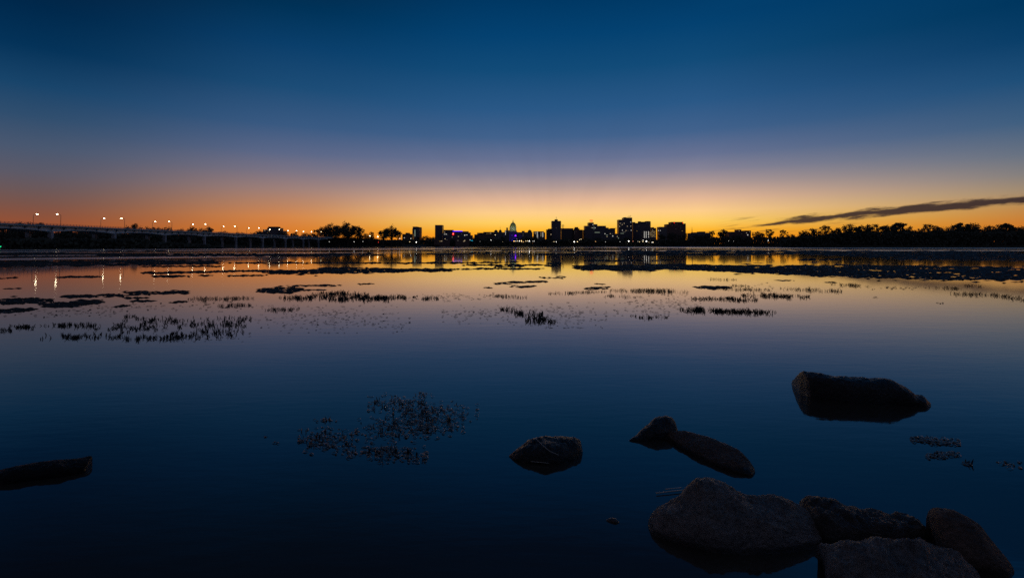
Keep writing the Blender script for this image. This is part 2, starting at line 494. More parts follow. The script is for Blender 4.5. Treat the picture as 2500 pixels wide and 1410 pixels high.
mid_rows = [(640, 562, 'bush', 1.1), (690, 563, 'bush', 0.9), (718, 565, 'round', 0.9), (745, 567, 'bush', 1.0), (762, 568, 'bush', 1.1), (774, 559, 'lacy', 1.0), (790, 566, 'bush', 1.2), (804, 546, 'spreading', 0.9), (826, 562, 'bush', 1.3), (850, 543, 'spreading', 1.15), (868, 563, 'bush', 1.3),
            (880, 556, 'lacy', 1.0), (898, 568, 'bush', 0.9), (908, 565, 'lacy', 0.8), (936, 558, 'round', 1.0), (956, 551, 'spreading', 0.8), (972, 561, 'lacy', 0.9)]
tree_row(mid_rows, 1040, 'riverside trees at the end of the bridge', 'at the far bridge end', 4.0)
city_rows = [(1040, 574, 'bush', 1.2), (1058, 577, 'round', 1.0), (1110, 582, 'bush', 1.4), (1160, 577, 'bush', 1.2), (1190, 579, 'bush', 1.3), (1228, 577, 'round', 1.2), (1285, 576, 'bush', 1.2),
             (1305, 574, 'round', 1.1), (1340, 580, 'bush', 1.2), (1380, 579, 'bush', 1.2), (1430, 578, 'bush', 1.2), (1462, 579, 'bush', 1.3), (1505, 580, 'bush', 1.1), (1530, 577, 'round', 1.1),
             (1560, 580, 'bush', 1.1), (1615, 570, 'round', 1.1), (1640, 566, 'round', 1.1), (1668, 568, 'bush', 1.1), (1700, 570, 'bush', 1.1), (1720, 571, 'round', 1.1), (1738, 563, 'lacy', 1.0),
             (1766, 558, 'round', 1.0), (1800, 571, 'bush', 1.2), (1845, 565, 'lacy', 0.9), (1856, 564, 'round', 0.9), (1880, 557, 'lacy', 0.9), (1912, 560, 'lacy', 0.9), (1930, 570, 'bush', 1.0)]
tree_row(city_rows, 1330, 'trees along the city waterfront', 'along the city waterfront', 6.0, 20)

def woodland(name, runs, leaf, n_per):
    """dense understorey along a shore: far too many leaves and stems to count"""
    m = MB()
    r = random.Random(5)
    for (x0, y0, h0), (x1, y1, h1), thick, base in runs:
        L = math.hypot(x1 - x0, y1 - y0)
        for _ in range(int(L * n_per * 0.35)):
            t = r.random()
            hh = (h0 + (h1 - h0) * t) * 0.78
            q = Vector((x0 + (x1 - x0) * t + r.uniform(-4, 4), y0 + (y1 - y0) * t + r.uniform(3, thick), base + hh * r.random()))
            leaf_quad(m, q, leaf * 2.1, r)
        for _ in range(int(L * n_per)):
            t = r.random()
            hh = (h0 + (h1 - h0) * t) * (0.75 + 0.4 * noise.noise(Vector((t * L * 0.03, x0, 1.0))))
            z = base + hh * r.random() ** 0.8
            q = Vector((x0 + (x1 - x0) * t + r.uniform(-4, 4), y0 + (y1 - y0) * t + r.uniform(0, thick), z))
            leaf_quad(m, q, leaf * r.uniform(0.7, 1.5), r)
    return tag(m.build(name, LEAF), 'dark undergrowth along the far shores', None, None, 'stuff')
woodland('shrubbery', [((-420, 1312, 21), (420, 1312, 21), 30, 1.0), ((420, 1312, 18), (520, 1312, 29), 30, 1.0), ((520, 1312, 29), (660, 1312, 30), 30, 1.0), ((660, 1310, 30), (1150, 1220, 30), 20, 1.0)], 3.2, 18)
woodland('shrubbery', [((365, 676, 12), (430, 650, 24), 18, 0.5), ((430, 650, 24), (700, 612, 24), 18, 0.5), ((700, 612, 24), (1000, 590, 24), 18, 0.5)], 2.2, 40)
woodland('shrubbery', [((-760, 510, 20), (-490, 660, 22), 25, 0.5), ((-490, 660, 22), (-436, 820, 22), 25, 0.5), ((-436, 820, 22), (-416, 980, 20), 25, 0.5), ((-416, 980, 20), (-395, 1310, 20), 20, 0.5),
                       ((-400, 347, 8.5), (-256, 347, 7.0), 14, 0.0), ((-256, 347, 6.5), (-215, 352, 1.5), 10, 0.0), ((-415, 1010, 22), (-310, 1060, 22), 25, 0.0), ((-310, 1060, 20), (-240, 1100, 14), 25, 0.0)], 2.4, 34)
bank('river_bank', [(-460, 343), (-300, 342), (-205, 348)], (0, 1), [(0, -1), (3, 0.4), (10, 0.8), (20, 0.5), (26, -1)])
bank('river_bank', [(-420, 985), (-330, 1030), (-240, 1075), (-200, 1150)], (0.1, 1), [(0, -1), (5, 1.0), (15, 2.2), (40, 4), (180, 5)])

# ------------------------------------------------------------------ bridge
XN, XF = -361.0, -383.0
ZD = CAM_H + 17.5      # top of the parapet rail
bridge = thing('road_bridge', 'long haunched steel girder road bridge on concrete piers crossing the river', 'bridge', (0, 0, 0))
Y0, Y1 = 250.0, 1010.0
dk = MB()
dk.box(XF - 0.5, XN + 0.5, Y0, Y1, ZD - 2.6, ZD - 1.35)
dk.build('deck', STEEL, bridge)
for xs, nm in ((XN, 'near'), (XF, 'far')):
    rl = MB()
    for zz in (ZD - 0.08, ZD - 0.5, ZD - 0.9):
        rl.box(xs - 0.07, xs + 0.07, Y0, Y1, zz - 0.05, zz + 0.05)
    for k in range(int((Y1 - Y0) / 3)):
        rl.box(xs - 0.1, xs + 0.1, Y0 + k * 3, Y0 + k * 3 + 0.2, ZD - 1.35, ZD)
    rl.build('railing', STEEL, bridge)
fc = MB()
fc.box(XN + 0.5, XN + 0.75, Y0, Y1, ZD - 2.5, ZD - 1.5)
fc.build('fascia_beam', mat('teal fascia paint', (0.22, 0.33, 0.36), 0.5, 0.4), bridge)
piers = [271, 337, 403, 467, 535, 604, 673, 745, 820, 890, 960]
def haunch(y):
    d = min(abs(y - p) for p in piers) / 33.0
    return ZD - 4.7 - 1.7 * (1 - min(d, 1)) ** 2
for xs in (XN - 2.2, XF + 2.2):
    g = MB()
    n = 190
    vs, fs = [], []
    for k in range(n + 1):
        y = Y0 + (Y1 - Y0) * k / n
        zb = haunch(y)
        vs += [(xs - 0.15, y, zb), (xs - 0.15, y, ZD - 2.6), (xs + 0.15, y, zb), (xs + 0.15, y, ZD - 2.6)]
    for k in range(n):
        a, b_ = k * 4, k * 4 + 4
        fs += [(a, a + 1, b_ + 1, b_), (a + 2, b_ + 2, b_ + 3, a + 3), (a, b_, b_ + 2, a + 2), (a + 1, a + 3, b_ + 3, b_ + 1)]
    g.add(vs, fs)
    g.build('girder', GIRD, bridge)
    fl = MB()
    for k in range(n):
        y, y2 = Y0 + (Y1 - Y0) * k / n, Y0 + (Y1 - Y0) * (k + 1) / n
        za, zb = haunch(y), haunch(y2)
        fl.add([(xs - 0.5, y, za - 0.25), (xs + 0.5, y, za - 0.25), (xs + 0.5, y2, zb - 0.25), (xs - 0.5, y2, zb - 0.25),
                (xs - 0.5, y, za), (xs + 0.5, y, za), (xs + 0.5, y2, zb), (xs - 0.5, y2, zb)],
               [(0, 3, 2, 1), (4, 5, 6, 7), (1, 2, 6, 5), (3, 0, 4, 7)])
    fl.build('bottom_flange', STEEL, bridge)
y = 271.0
while y < 1000:       # triangular outrigger brackets under the deck edge
    zb = haunch(y)
    b3 = MB()
    x0 = XN - 2.05
    b3.add([(x0, y - 0.15, ZD - 2.6), (XN + 0.5, y - 0.15, ZD - 2.6), (x0, y - 0.15, zb + 0.2),
            (x0, y + 0.15, ZD - 2.6), (XN + 0.5, y + 0.15, ZD - 2.6), (x0, y + 0.15, zb + 0.2)],
           [(0, 2, 1), (3, 4, 5), (0, 1, 4, 3), (1, 2, 5, 4), (2, 0, 3, 5)])
    b3.build('bracket', STEEL, bridge)
    y += 11.0
for yp in piers:
    for xs in (XN - 2.2, XF + 2.2):
        p = MB()
        zt = haunch(yp) - 0.25
        p.box(xs - 1.5, xs + 1.5, yp - 1.2, yp + 1.2, zt - 4.2, zt)
        p.prism([(xs - 0.4, yp - 1.0), (xs + 1.6, yp - 1.0), (xs + 1.6, yp + 1.0), (xs - 0.4, yp + 1.0)], -2.0, zt - 4.2)
        p.build('pier', CONC, bridge)
# the approach ramp that comes back down beyond the trees
rp = MB()
za, zb = ZD, ZD - 4.0
rp.add([(XF, 1010, za - 2.6), (XN, 1010, za - 2.6), (XN, 1420, zb - 4), (XF, 1420, zb - 4), (XF, 1010, za), (XN, 1010, za), (XN, 1420, zb), (XF, 1420, zb)],
       [(0, 3, 2, 1), (4, 5, 6, 7), (0, 1, 5, 4), (1, 2, 6, 5), (2, 3, 7, 6), (3, 0, 4, 7)])
rp.build('approach_ramp', GIRD, bridge)

# lamp posts on the bridge: sharing three meshes
def lamp_meshes(h, arm, r=0.13, head=(1.35, 0.8, 0.5)):
    p = MB()
    pts = [(0, 0, 0), (0, 0, h - 1.2)]
    for k in range(1, 6):
        a = math.pi / 2 * k / 5
        pts.append((arm * 0.55 * (1 - math.cos(a)), 0, h - 1.2 + 1.1 * math.sin(a)))
    pts.append((arm, 0, h - 0.05))
    p.tube(pts, [r * 1.3, r] + [r * 0.85] * 5 + [r * 0.8], 8)
    hd = MB()
    hx, hy, hz = head
    hd.lathe([(0.05, -hz / 2), (0.40, -hz * 0.46), (0.5, -hz * 0.1), (0.42, hz * 0.25), (0.2, hz * 0.45), (0.03, hz / 2)], 12)
    hd.v = [(arm + v[0] * hx, v[1] * hy, v[2] + h - 0.1) for v in hd.v]
    return p.mesh('pole', POLE), hd.mesh('lamp_head', LAMPW)
LP, LH = lamp_meshes(9.6, 3.0)
k = 0
for pair in range(9):
    Yp = 415.0 + 64.5 * pair
    for xs, side in ((XF + 0.6, 1), (XN - 0.6, -1)):
        if pair == 0:
            xs += -6.0 if side == 1 else -4.5
        if pair == 1:
            xs += -3.0 if side == 1 else -1.5
        k += 1
        t = thing('street_lamp', 'white street lamp on a curved pole, %s from the left along the bridge' % ordn(k - 1), 'street lamp', (xs, Yp, ZD - 1.3), 'street lamps on the bridge')
        t.rotation_euler = (0, 0, 0 if side == 1 else math.pi)
        link('pole', LP, t)
        link('lamp_head', LH, t)

# ------------------------------------------------------------------ city
def bx(px0, px1, yt, D, depth, base=4.0, name='wall', m=F_DARK, parent=None):
    a, b_ = atY(px0, yt, D), atY(px1, yt, D)
    q = MB()
    q.box(a.x, b_.x, D, D + depth, base, a.z)
    return q.build(name, m, parent)
WINM = {}
def win(px, py, w, h, D, m, parent, name='lit_window'):
    a = atY(px, py, D)
    sw, sh = w * D / FPX * 0.88, h * D / FPX * 0.88
    key = (round(w, 2), round(h, 2), D, m.name)
    if key not in WINM:
        q = MB()
        q.box(-sw / 2, sw / 2, -0.25, 0.05, -sh / 2, sh / 2)
        WINM[key] = q.mesh('lit_window', m)
    return link(name, WINM[key], parent, (a.x, D - 0.05, a.z))
def building(name, label, D, boxes, m, wins=(), depth=25.0, cat='building', group=None, base=4.0):
    b_ = thing(name, label, cat, (0, 0, 0), group)
    for i, (x0, x1, yt) in enumerate(boxes):
        bx(x0, x1, yt, D + 0.4 * i, depth - 0.8 * i, base - 0.01 * i, 'wall' if i == 0 else 'wing', m, b_)
    for w in wins:
        win(w[0], w[1], w[2], w[3], D, w[4], b_)
    return b_
def antenna(px, y0, y1, D, parent, r=0.25, rungs=()):
    a, b_ = atY(px, y0, D + 8), atY(px, y1, D + 8)
    q = MB()
    q.tube([(a.x, D + 8, a.z - 0.5), (a.x, D + 8, b_.z)], [r, r * 0.6], 6)
    for py, w in rungs:
        c0 = atY(px, py, D + 8)
        ww = w * D / FPX / 2
        q.tube([(c0.x - ww, D + 8, c0.z), (c0.x + ww, D + 8, c0.z)], [r, r], 5)
    q.build('antenna', POLE, parent)
def penthouse(px0, px1, yt, ybase, D, parent, m=ROOF, name='penthouse'):
    a, b_, c0 = atY(px0, yt, D), atY(px1, yt, D), atY(px0, ybase, D)
    q = MB()
    q.box(a.x, b_.x, D + 3, D + 18, c0.z - 0.02, a.z)
    return q.build(name, m, parent)

b = building('hotel_block', 'dark flat-roofed block with scattered lit windows behind the bridge deck', 1180, [(652, 680, 556), (642, 652, 560), (680, 690, 563), (626, 642, 566)], F_DARK,
             [(646.5, 562, 2, 1.6, G_WARM), (655, 562, 1.6, 1.6, G_WARM), (658, 565, 1.4, 1.4, G_YEL), (657, 561, 1.2, 1.2, G_WARM), (653, 568, 1.6, 1.4, G_YEL)])
penthouse(653, 676, 553, 556, 1180, b)
# slab with a light face turned to the sunset
b = thing('office_tower', 'short dark tower with a banded side face and a lit stair strip', 'building')
D = 1500
p0, p1 = atY(1007.5, 553, D), atY(1019, 553, D)
q = MB()
q.box(p0.x, p1.x, D, D + 26, 4, p0.z)
q.build('wall', F_DARK, b)
q = MB()
q.box(p0.x - 1.4, p0.x, D + 2, D + 24, 4, atY(1007, 558, D).z)
q.build('side_bay', F_DARK, b)
SL = mat('pale slab edge', (0.5, 0.4, 0.34), 0.5, 0.5)
GL = mat('tinted glass', (0.02, 0.02, 0.03), 0.08, 0.6, 0.2)
pe = atY(1027, 553, D)
poly = [(p1.x, D), (pe.x, D + 18), (pe.x - 1, D + 25), (p1.x, D + 25)]
q = MB()
q.prism(poly, 4, atY(1019, 554, D).z)
q.build('glass_face', GL, b)
for kf in range(9):
    zz = atY(1019, 558 + kf * 2.4, D).z
    q = MB()
    q.prism([(p1.x + 0.02, D - 0.5), (pe.x + 0.6, D + 18), (pe.x - 0.2, D + 24.5), (p1.x + 0.02, D + 24.5)], zz - 0.55, zz + 0.55)
    q.build('floor_band', SL, b)
for kf in range(7):
    win(1013, 562 + kf * 2.3, 3.4, 1.7, D, G_GREEN, b)
building('office_tower', 'plain windowless dark block tower beside the violet-lit roofline', 1500, [(1062, 1080, 549)], F_DARK, [], 30)
b = building('exhibition_hall', 'long low building with a violet light strip along its roof', 1480, [(1083, 1106, 561), (1106, 1143, 564.5), (1143, 1148, 567.5), (1148, 1153, 574), (1080, 1083, 568)], F_DARK,
             [(1083, 572, 3, 1.6, G_DIM), (1086, 571.5, 2, 1.6, G_WHITE), (1089.5, 571.5, 2, 1.6, G_WHITE), (1085.5, 567, 2, 1.6, G_WARM), (1134.5, 574, 2, 2.4, G_WHITE), (1137.5, 573.4, 2, 1.6, G_WARM),
              (1140, 573.4, 1.6, 1.6, G_WHITE), (1127, 571, 2, 1.4, G_DIM), (1093, 573, 1.6, 2, G_DIM)])
win(1117, 564.2, 27, 2.0, 1479, G_PURPLE, b, 'light_strip')
win(1106.5, 570.8, 4.0, 5.0, 1479, G_RED, b, 'red_sign')
win(1106.5, 570.4, 1.4, 3.0, 1478.8, G_WHITE, b, 'sign_symbol')
building('low_building', 'low flat building with an amber-lit upper storey left of the small domes', 1520, [(1165, 1180, 568), (1180, 1206, 566), (1158, 1165, 572)], F_BROWN,
         [(1188.5, 570, 1.8, 1.6, G_YEL), (1191.5, 570, 1.8, 1.6, G_YEL), (1195, 569.6, 1.8, 1.6, G_YEL), (1198, 569.4, 1.8, 1.8, G_WARM), (1168, 569.5, 4, 0.8, G_YEL)])

# domed capitol
D = 1750
cap = thing('capitol', 'floodlit green-domed building with a lantern and finial at mid skyline', 'building')
def cx_(px): return atY(px, 560, D).x
def cz_(py): return atY(1252, py, D).z
S = D / FPX
q = MB(); q.box(cx_(1226), cx_(1300), D + 4, D + 40, 4, cz_(566.5)); q.build('wall', F_GREY, cap)
q = MB(); q.box(cx_(1241), cx_(1263), D - 6, D + 46, 4, cz_(565.5)); q.build('centre_block', F_GREY, cap)
dcx, dcy = cx_(1252.5), D + 14
dr = MB()
dr.lathe([(9.0 * S, cz_(566)), (9.0 * S, cz_(562.5)), (8.3 * S, cz_(562.2)), (8.3 * S, cz_(561.5)), (7.3 * S, cz_(561.4)), (7.3 * S, cz_(554)), (8.1 * S, cz_(553.8)), (8.1 * S, cz_(552.6)), (7.2 * S, cz_(552.4))], 40, dcx, dcy)
dr.build('drum', STONE, cap)
for kc in range(28):
    a = 2 * math.pi * kc / 28
    if math.sin(a) > 0.3:
        continue
    q = MB()
    q.lathe([(0.45, cz_(561.5)), (0.4, cz_(554))], 8, dcx + 7.75 * S * math.cos(a), dcy + 7.75 * S * math.sin(a))
    q.build('column', STONE, cap)
dm = MB()
prof = []
for kk in range(13):
    a = math.pi / 2 * kk / 12
    prof.append((max(1.3, 7.2 * math.cos(a)) * S, cz_(552.4 - 9.6 * math.sin(a))))
dm.lathe(prof, 40, dcx, dcy)
do = dm.build('dome', DOME, cap, True)
for kr in range(16):
    a = 2 * math.pi * (kr + 0.5) / 16
    q = MB()
    q.tube([(dcx + (r_ + 0.1) * math.cos(a), dcy + (r_ + 0.1) * math.sin(a), z_) for r_, z_ in prof], [0.35] * 13, 5)
    q.build('dome_rib', STONE, cap, True)
la = MB()
la.lathe([(1.7 * S, cz_(543.2)), (1.7 * S, cz_(542.4)), (1.15 * S, cz_(542.3)), (1.15 * S, cz_(540.3)), (1.45 * S, cz_(540.2)), (1.0 * S, cz_(539.2)), (0.35 * S, cz_(538.4)), (0.25 * S, cz_(537)), (0.1 * S, cz_(535))], 16, dcx, dcy)
la.build('lantern', STONE, cap)
def small_dome(px, rad, ytop, yspring, yfin, back):
    q = MB()
    x = cx_(px)
    pr = [(rad * S, cz_(yspring + 10)), (rad * S, cz_(yspring + 0.2)), (rad * 1.08 * S, cz_(yspring))]
    for kk in range(9):
        a = math.pi / 2 * kk / 8
        pr.append((max(0.25, rad * math.cos(a)) * S, cz_(yspring + (ytop - yspring) * math.sin(a))))
    pr += [(0.3 * S, cz_(ytop - 0.8)), (0.05 * S, cz_(yfin))]
    q.lathe(pr, 24, x, D + back)
    return q.build('small_dome', STONE if False else mat('dark dome lead', (0.09, 0.10, 0.09), 0.7, 0.2), cap, True)
small_dome(1210.3, 4.6, 560.4, 565.5, 558.3, 25)
small_dome(1221, 3.9, 560.0, 565.5, 551.0, 18)
small_dome(1293.8, 5.0, 560.2, 566, 558.6, 25)
q = MB(); q.box(cx_(1204), cx_(1226), D + 6, D + 40, 4, cz_(566.2)); q.build('wing', F_GREY, cap)
q = MB(); q.box(cx_(1274), cx_(1281), D + 2, D + 12, 4, cz_(563.5)); q.build('stair_tower', F_GREY, cap)
q = MB(); q.tube([(cx_(1243), D + 2, cz_(566)), (cx_(1243), D + 2, cz_(551))], [0.9, 0.1], 8); q.build('flagpole', POLE, cap)
for kk in range(5):
    win(1277, 568 + kk * 1.8, 2.2, 0.9, D - 10, G_DIM, cap)
def spot(name, loc, tgt, energy, srgb, size=R(40), rad=1.0):
    l = bpy.data.lights.new(name, 'SPOT')
    l.energy = energy; l.color = lin(srgb)[:3]; l.spot_size = size; l.spot_blend = 0.6; l.shadow_soft_size = rad
    o = bpy.data.objects.new(name, l); COL.objects.link(o); o.location = loc
    o.rotation_euler = (Vector(tgt) - Vector(loc)).to_track_quat('-Z', 'Y').to_euler()
    o.parent = cap
    return o
spot('floodlight', (dcx - 20, D - 30, cz_(566)), (dcx, dcy, cz_(552)), 24000, (235, 245, 175))
spot('floodlight', (dcx + 20, D - 30, cz_(566)), (dcx, dcy, cz_(552)), 24000, (235, 245, 175))
spot('floodlight', (cx_(1252), D - 40, 20), (cx_(1252), D, 30), 16000, (60, 30, 255), R(80))
win(1258.5, 575, 3.0, 3.0, D - 7, glow('purple floodlight glow', (120, 20, 255), 5.0), cap, 'purple_lamp')
win(1250, 574, 2.0, 2.0, D - 7, glow('dim violet glow', (80, 40, 190), 0.6), cap, 'purple_lamp')
b = building('chimney_block', 'narrow block with a chimney and a column of lit windows left of the great dome', 1600, [(1232, 1243.5, 562)], F_DARK,
             [(1234.2, 563.5 + 1.75 * kk, 1.5, 1.0, G_WHITE) for kk in range(6)] + [(1241, 563.5, 1.2, 1, G_DIM), (1241, 565.5, 1.2, 1, G_DIM)], 14)
penthouse(1236, 1240, 555.5, 562, 1600, b, F_DARK, 'chimney')

b = building('apartment_block', 'mid-rise block with bright vertical columns of lit windows right of the dome', 1480, [(1303, 1328, 564.5), (1328, 1331, 567)], F_DARK,
             [(1306 + (kk % 2) * 1.6, 565.5 + kk * 1.0, 1.4, 0.8, G_WARM) for kk in range(6)] + [(1311.2 + (kk % 2) * 1.4, 565.5 + kk * 1.5, 2.0, 1.0, G_WHITE) for kk in range(12)] +
             [(1320.8, 567.5 + kk * 1.8, 1.6, 1.0, G_WARM) for kk in range(6)] + [(1325.3, 567.3 + kk * 1.7, 2.0, 1.0, G_WHITE) for kk in range(7)])
building('brown_block', 'brownish mid-rise block with one lit window against the tallest centre tower', 1540, [(1339, 1347, 558), (1334.5, 1339, 560)], F_BROWN, [(1345, 572, 1.6, 2.4, G_WARM)])
# tower with stepped balconies
b = building('apartment_tower', 'tall dark tower with serrated balcony edges and a rooftop mast', 1520, [(1347.5, 1369.5, 539)], F_DARK, [(1352, 541, 1, 1, G_DIM), (1358, 556, 0.8, 3, G_DIM)])
for sx, e in ((1347.5, -0.8), (1369.5, 0.8)):
    for kk in range(12):
        q = MB()
        a, c0 = atY(sx, 541 + kk * 2.0, 1520), atY(sx + e, 541 + kk * 2.0, 1520)
        q.box(min(a.x, c0.x), max(a.x, c0.x), 1522, 1540, c0.z - 0.55, c0.z + 0.55)
        q.build('balcony', F_DARK, b)
penthouse(1355, 1362, 535, 539, 1520, b)
antenna(1358.2, 535, 529.5, 1520, b, 0.3, ((530.5, 3), (532.5, 2)))
b = building('office_block', 'wide flat-roofed office block with vertical ribs and a roof mast', 1560, [(1370, 1399.6, 557)], F_RIB, [])
antenna(1374.3, 557, 548, 1560, b, 0.45, ((548.6, 5), (550.6, 7), (552.4, 6)))
q = MB(); a = atY(1374.3, 557, 1568)
for e in (-2.6, 2.6):
    q.tube([(a.x + e, 1568, a.z), (a.x, 1568, a.z + 6)], [0.3, 0.3], 5)
q.build('mast_base', POLE, b)
b = building('office_block', 'stepped-top block with faint reddish windows left of the red roof sign', 1540, [(1401, 1422.3, 560.5)], F_BROWN, [(1403, 566, 1, 1.5, G_DIM), (1406.5, 564, 1, 1, G_DIM), (1403, 570, 1, 1, G_DIM)])
penthouse(1402.5, 1415, 557.5, 560.5, 1540, b); penthouse(1404.4, 1412, 554, 557.5, 1542, b)
building('narrow_building', 'narrow low building in the gap left of the red roof sign', 1560, [(1424, 1428.3, 561)], F_BROWN, [])
D = 1500
b = building('hotel_tower', 'stepped hotel tower carrying a two-line red roof sign', D, [(1428, 1437, 551), (1437, 1449.5, 543), (1449.5, 1458.6, 547), (1458.6, 1479.5, 551), (1479.5, 1486, 555.5), (1486, 1502, 558)], F_DARK,
             [(1447.6, 548.2, 1.2, 2, G_WHITE), (1443, 556, 1.4, 1, G_DIM), (1445.2, 556, 1.4, 1.2, G_WARM), (1447.4, 556, 1.2, 1.2, G_WHITE), (1450.2, 556, 0.9, 9, G_GREEN), (1453, 556, 1.4, 1.8, G_WHITE),
              (1458, 567.2, 14, 1.5, G_GREEN), (1438, 552, 2, 0.8, G_DIM), (1434, 552.5, 1.6, 0.8, G_DIM)])
q = MB(); a, c0 = atY(1491, 557.6, D), atY(1505, 557.6, D); q.box(a.x, c0.x, D - 2, D + 20, a.z, a.z + 1.0); q.build('roof_slab', ROOF, b)
for row, (yy, ww) in enumerate(((537.3, 8.6), (540.2, 7.4))):      # two lines of tall red letters, too small to read
    r_ = random.Random(row + 3)
    n = 6
    for kk in range(n):
        xx = 1443.5 - ww / 2 + ww * (kk + 0.5) / n
        o = win(xx, yy, ww / n * 0.8, 1.9, D + 4, G_RED, b, 'sign_letter')
q = MB()
for px in (1440, 1443.5, 1447):
    a, c0 = atY(px, 543.3, D + 5), atY(px, 536.4, D + 5)
    q.tube([(a.x, D + 5, a.z), (a.x, D + 5, c0.z)], [0.2, 0.2], 5)
q.build('sign_frame', POLE, b)
wl = [(1517, 549), (1519.3, 548), (1524, 545), (1540, 542), (1540, 552), (1512.5, 552.5), (1519.6, 562), (1528.3, 562.6), (1541, 562), (1533, 563.2), (1531.5, 552), (1514, 545), (1518, 545)]
b = building('office_tower', 'tallest broad office tower with rooftop antennas and scattered lit windows', 1560, [(1522.3, 1543.5, 531), (1510.3, 1522.3, 536)], F_DARK,
             [(x, y_, 1.8, 1.5, G_WHITE if i in (6, 8, 3) else (G_DIM if i % 3 == 0 else G_WARM)) for i, (x, y_) in enumerate(wl)] + [(1524, 566, 8, 1.6, G_DIM), (1519, 569.4, 9, 1.2, G_GREEN)])  # the wide dim panel is a glow painted in for a reflection, no window
for px, yt in ((1533, 528), (1535.5, 526.5), (1537.5, 527.5), (1539.7, 525.2)):
    antenna(px, 531, yt, 1560, b, 0.35, ((yt + 1, 2.4),))
penthouse(1524, 1530, 530, 531, 1560, b)
b = building('office_block', 'broad office block with a sloping roof corner right of the tallest tower', 1580, [(1551, 1577, 544), (1545, 1551, 542), (1577, 1588.6, 541)], F_DARK,
             [(1579, 545, 1.2, 1, G_DIM), (1585, 545, 1.2, 1, G_DIM), (1555, 563.6, 1.8, 1.8, G_YEL), (1535 + 25, 552, 1, 1, G_DIM)])
penthouse(1560.5, 1565.5, 540, 544, 1580, b); penthouse(1565.5, 1577, 541, 544, 1584, b)
q = MB(); a, c0, e = atY(1577, 541, 1582), atY(1586, 539.6, 1582), atY(1588.6, 541, 1582)
q.add([(a.x, 1581, a.z), (e.x, 1581, a.z), (c0.x, 1581, c0.z), (a.x + 1, 1581, c0.z), (a.x, 1600, a.z), (e.x, 1600, a.z), (c0.x, 1600, c0.z), (a.x + 1, 1600, c0.z)],
      [(0, 1, 2, 3), (7, 6, 5, 4), (0, 3, 7, 4), (3, 2, 6, 7), (1, 5, 6, 2)]); q.build('roof_hip', ROOF, b)
ws = []
for kk in range(9):
    for px in (1573, 1577.6):
        ws.append((px, 565.3 + kk * 1.8, 1.7, 1.1, G_WHITE))
    if kk != 6:
        ws.append((1583.3, 565.3 + kk * 1.7, 1.7, 1.1, G_WHITE))
for kk in range(8):
    for j in range(6):
        if (kk * 7 + j * 5) % 6 != 0:
            ws.append((1587 + j * 2.4, 564 + kk * 1.9, 1.7, 1.0, G_YEL if (kk + j) % 3 else G_WARM))
building('lit_block', 'block with many lit windows in white columns and an amber grid', 1470, [(1570, 1601, 562.5)], F_GREY, ws)
building('low_building', 'low dark block with a small rooftop box above the lit windows block', 1640, [(1590, 1602, 556.5), (1592, 1597, 554.5)], F_DARK, [(1593, 561, 1.2, 1.2, G_WARM), (1601, 561, 1.2, 1.2, G_DIM)])
building('flat_block', 'low flat block adjoining the big stepped tower at the right end', 1560, [(1609.5, 1628, 553.5)], F_GREY, [(1607.5, 562.6, 1.4, 1.6, G_WHITE), (1612, 562.6, 1.4, 1.6, G_WHITE)])
building('stepped_tower', 'broad stepped brick tower with two red roof lights at the right end', 1560, [(1639, 1668, 541.5), (1668, 1674.3, 545.5), (1628, 1639, 547)], F_BROWN,
         [(1646, 544, 1.4, 1.4, G_RED), (1667, 544, 1.4, 1.4, G_RED), (1665.5, 563.6, 2.2, 1.6, G_YEL), (1649, 548, 1.2, 1, G_DIM), (1653, 547, 1.2, 1, G_DIM), (1662, 552, 1.2, 1, G_DIM), (1641, 550, 1.2, 1, G_DIM), (1662, 557, 1.4, 1, G_DIM), (1650, 558, 1.2, 1, G_DIM)], 30)
st = thing('church_spire', 'thin pointed church spire standing alone right of the stepped tower', 'church')
a, c0 = atY(1689.6, 568, 1500), atY(1689.6, 553, 1500)
q = MB(); q.lathe([(1.6, 0), (1.5, a.z), (0.9, a.z + 4), (0.08, c0.z)], 8, a.x, 1500); q.build('steeple', ROOF, st)
q = MB(); q.box(a.x - 5, a.x + 9, 1502, 1525, 3, a.z - 1); q.build('nave', F_GREY, st)
building('low_building', 'low pale-fronted house row between the spire and the waterfront trees', 1420, [(1709, 1722, 565), (1694, 1709, 567), (1722, 1735, 568)], F_GREY, [])
building('apartment_block', 'low stepped apartment block with a few white lit windows among right trees', 1450, [(1779, 1833, 565.5), (1802, 1810, 560), (1819, 1833.5, 562.5)], F_BROWN,
         [(1825.5, 573.3, 2.6, 2, G_WHITE), (1822.5, 568.3, 2.6, 1.2, G_WARM), (1804.5, 563.6, 1.2, 1.4, G_WARM), (1830.4, 565.2, 1.6, 1.4, G_GREEN), (1811, 570, 1, 1, G_DIM)])
building('low_building', 'dark low roofline behind the trees left of the short banded tower', 1420, [(982, 1007, 571), (990, 997, 568)], F_BROWN, [])
building('river_house', 'row of low waterfront houses with lit windows under the plain block tower', 1303, [(1060, 1098, 584)], F_BROWN,
         [(1073.5, 588.6, 2.2, 1.6, G_YEL), (1076.5, 588.6, 1.6, 1.6, G_WARM), (1078.7, 588.2, 1.4, 2.2, G_WARM), (1091, 585, 4, 1.0, G_DIM)], 8, base=0.2)
building('river_house', 'waterfront house with a triangular lit gable below the violet-lit hall', 1303, [(1112, 1145, 583.5)], F_BROWN,
         [(1131.4, 589, 1.2, 1.4, G_WARM), (1133.4, 588, 1.2, 3.2, G_WARM), (1135, 587, 0.9, 4.2, G_WARM), (1118, 587, 3, 2.4, G_DIM)], 8, base=0.2)
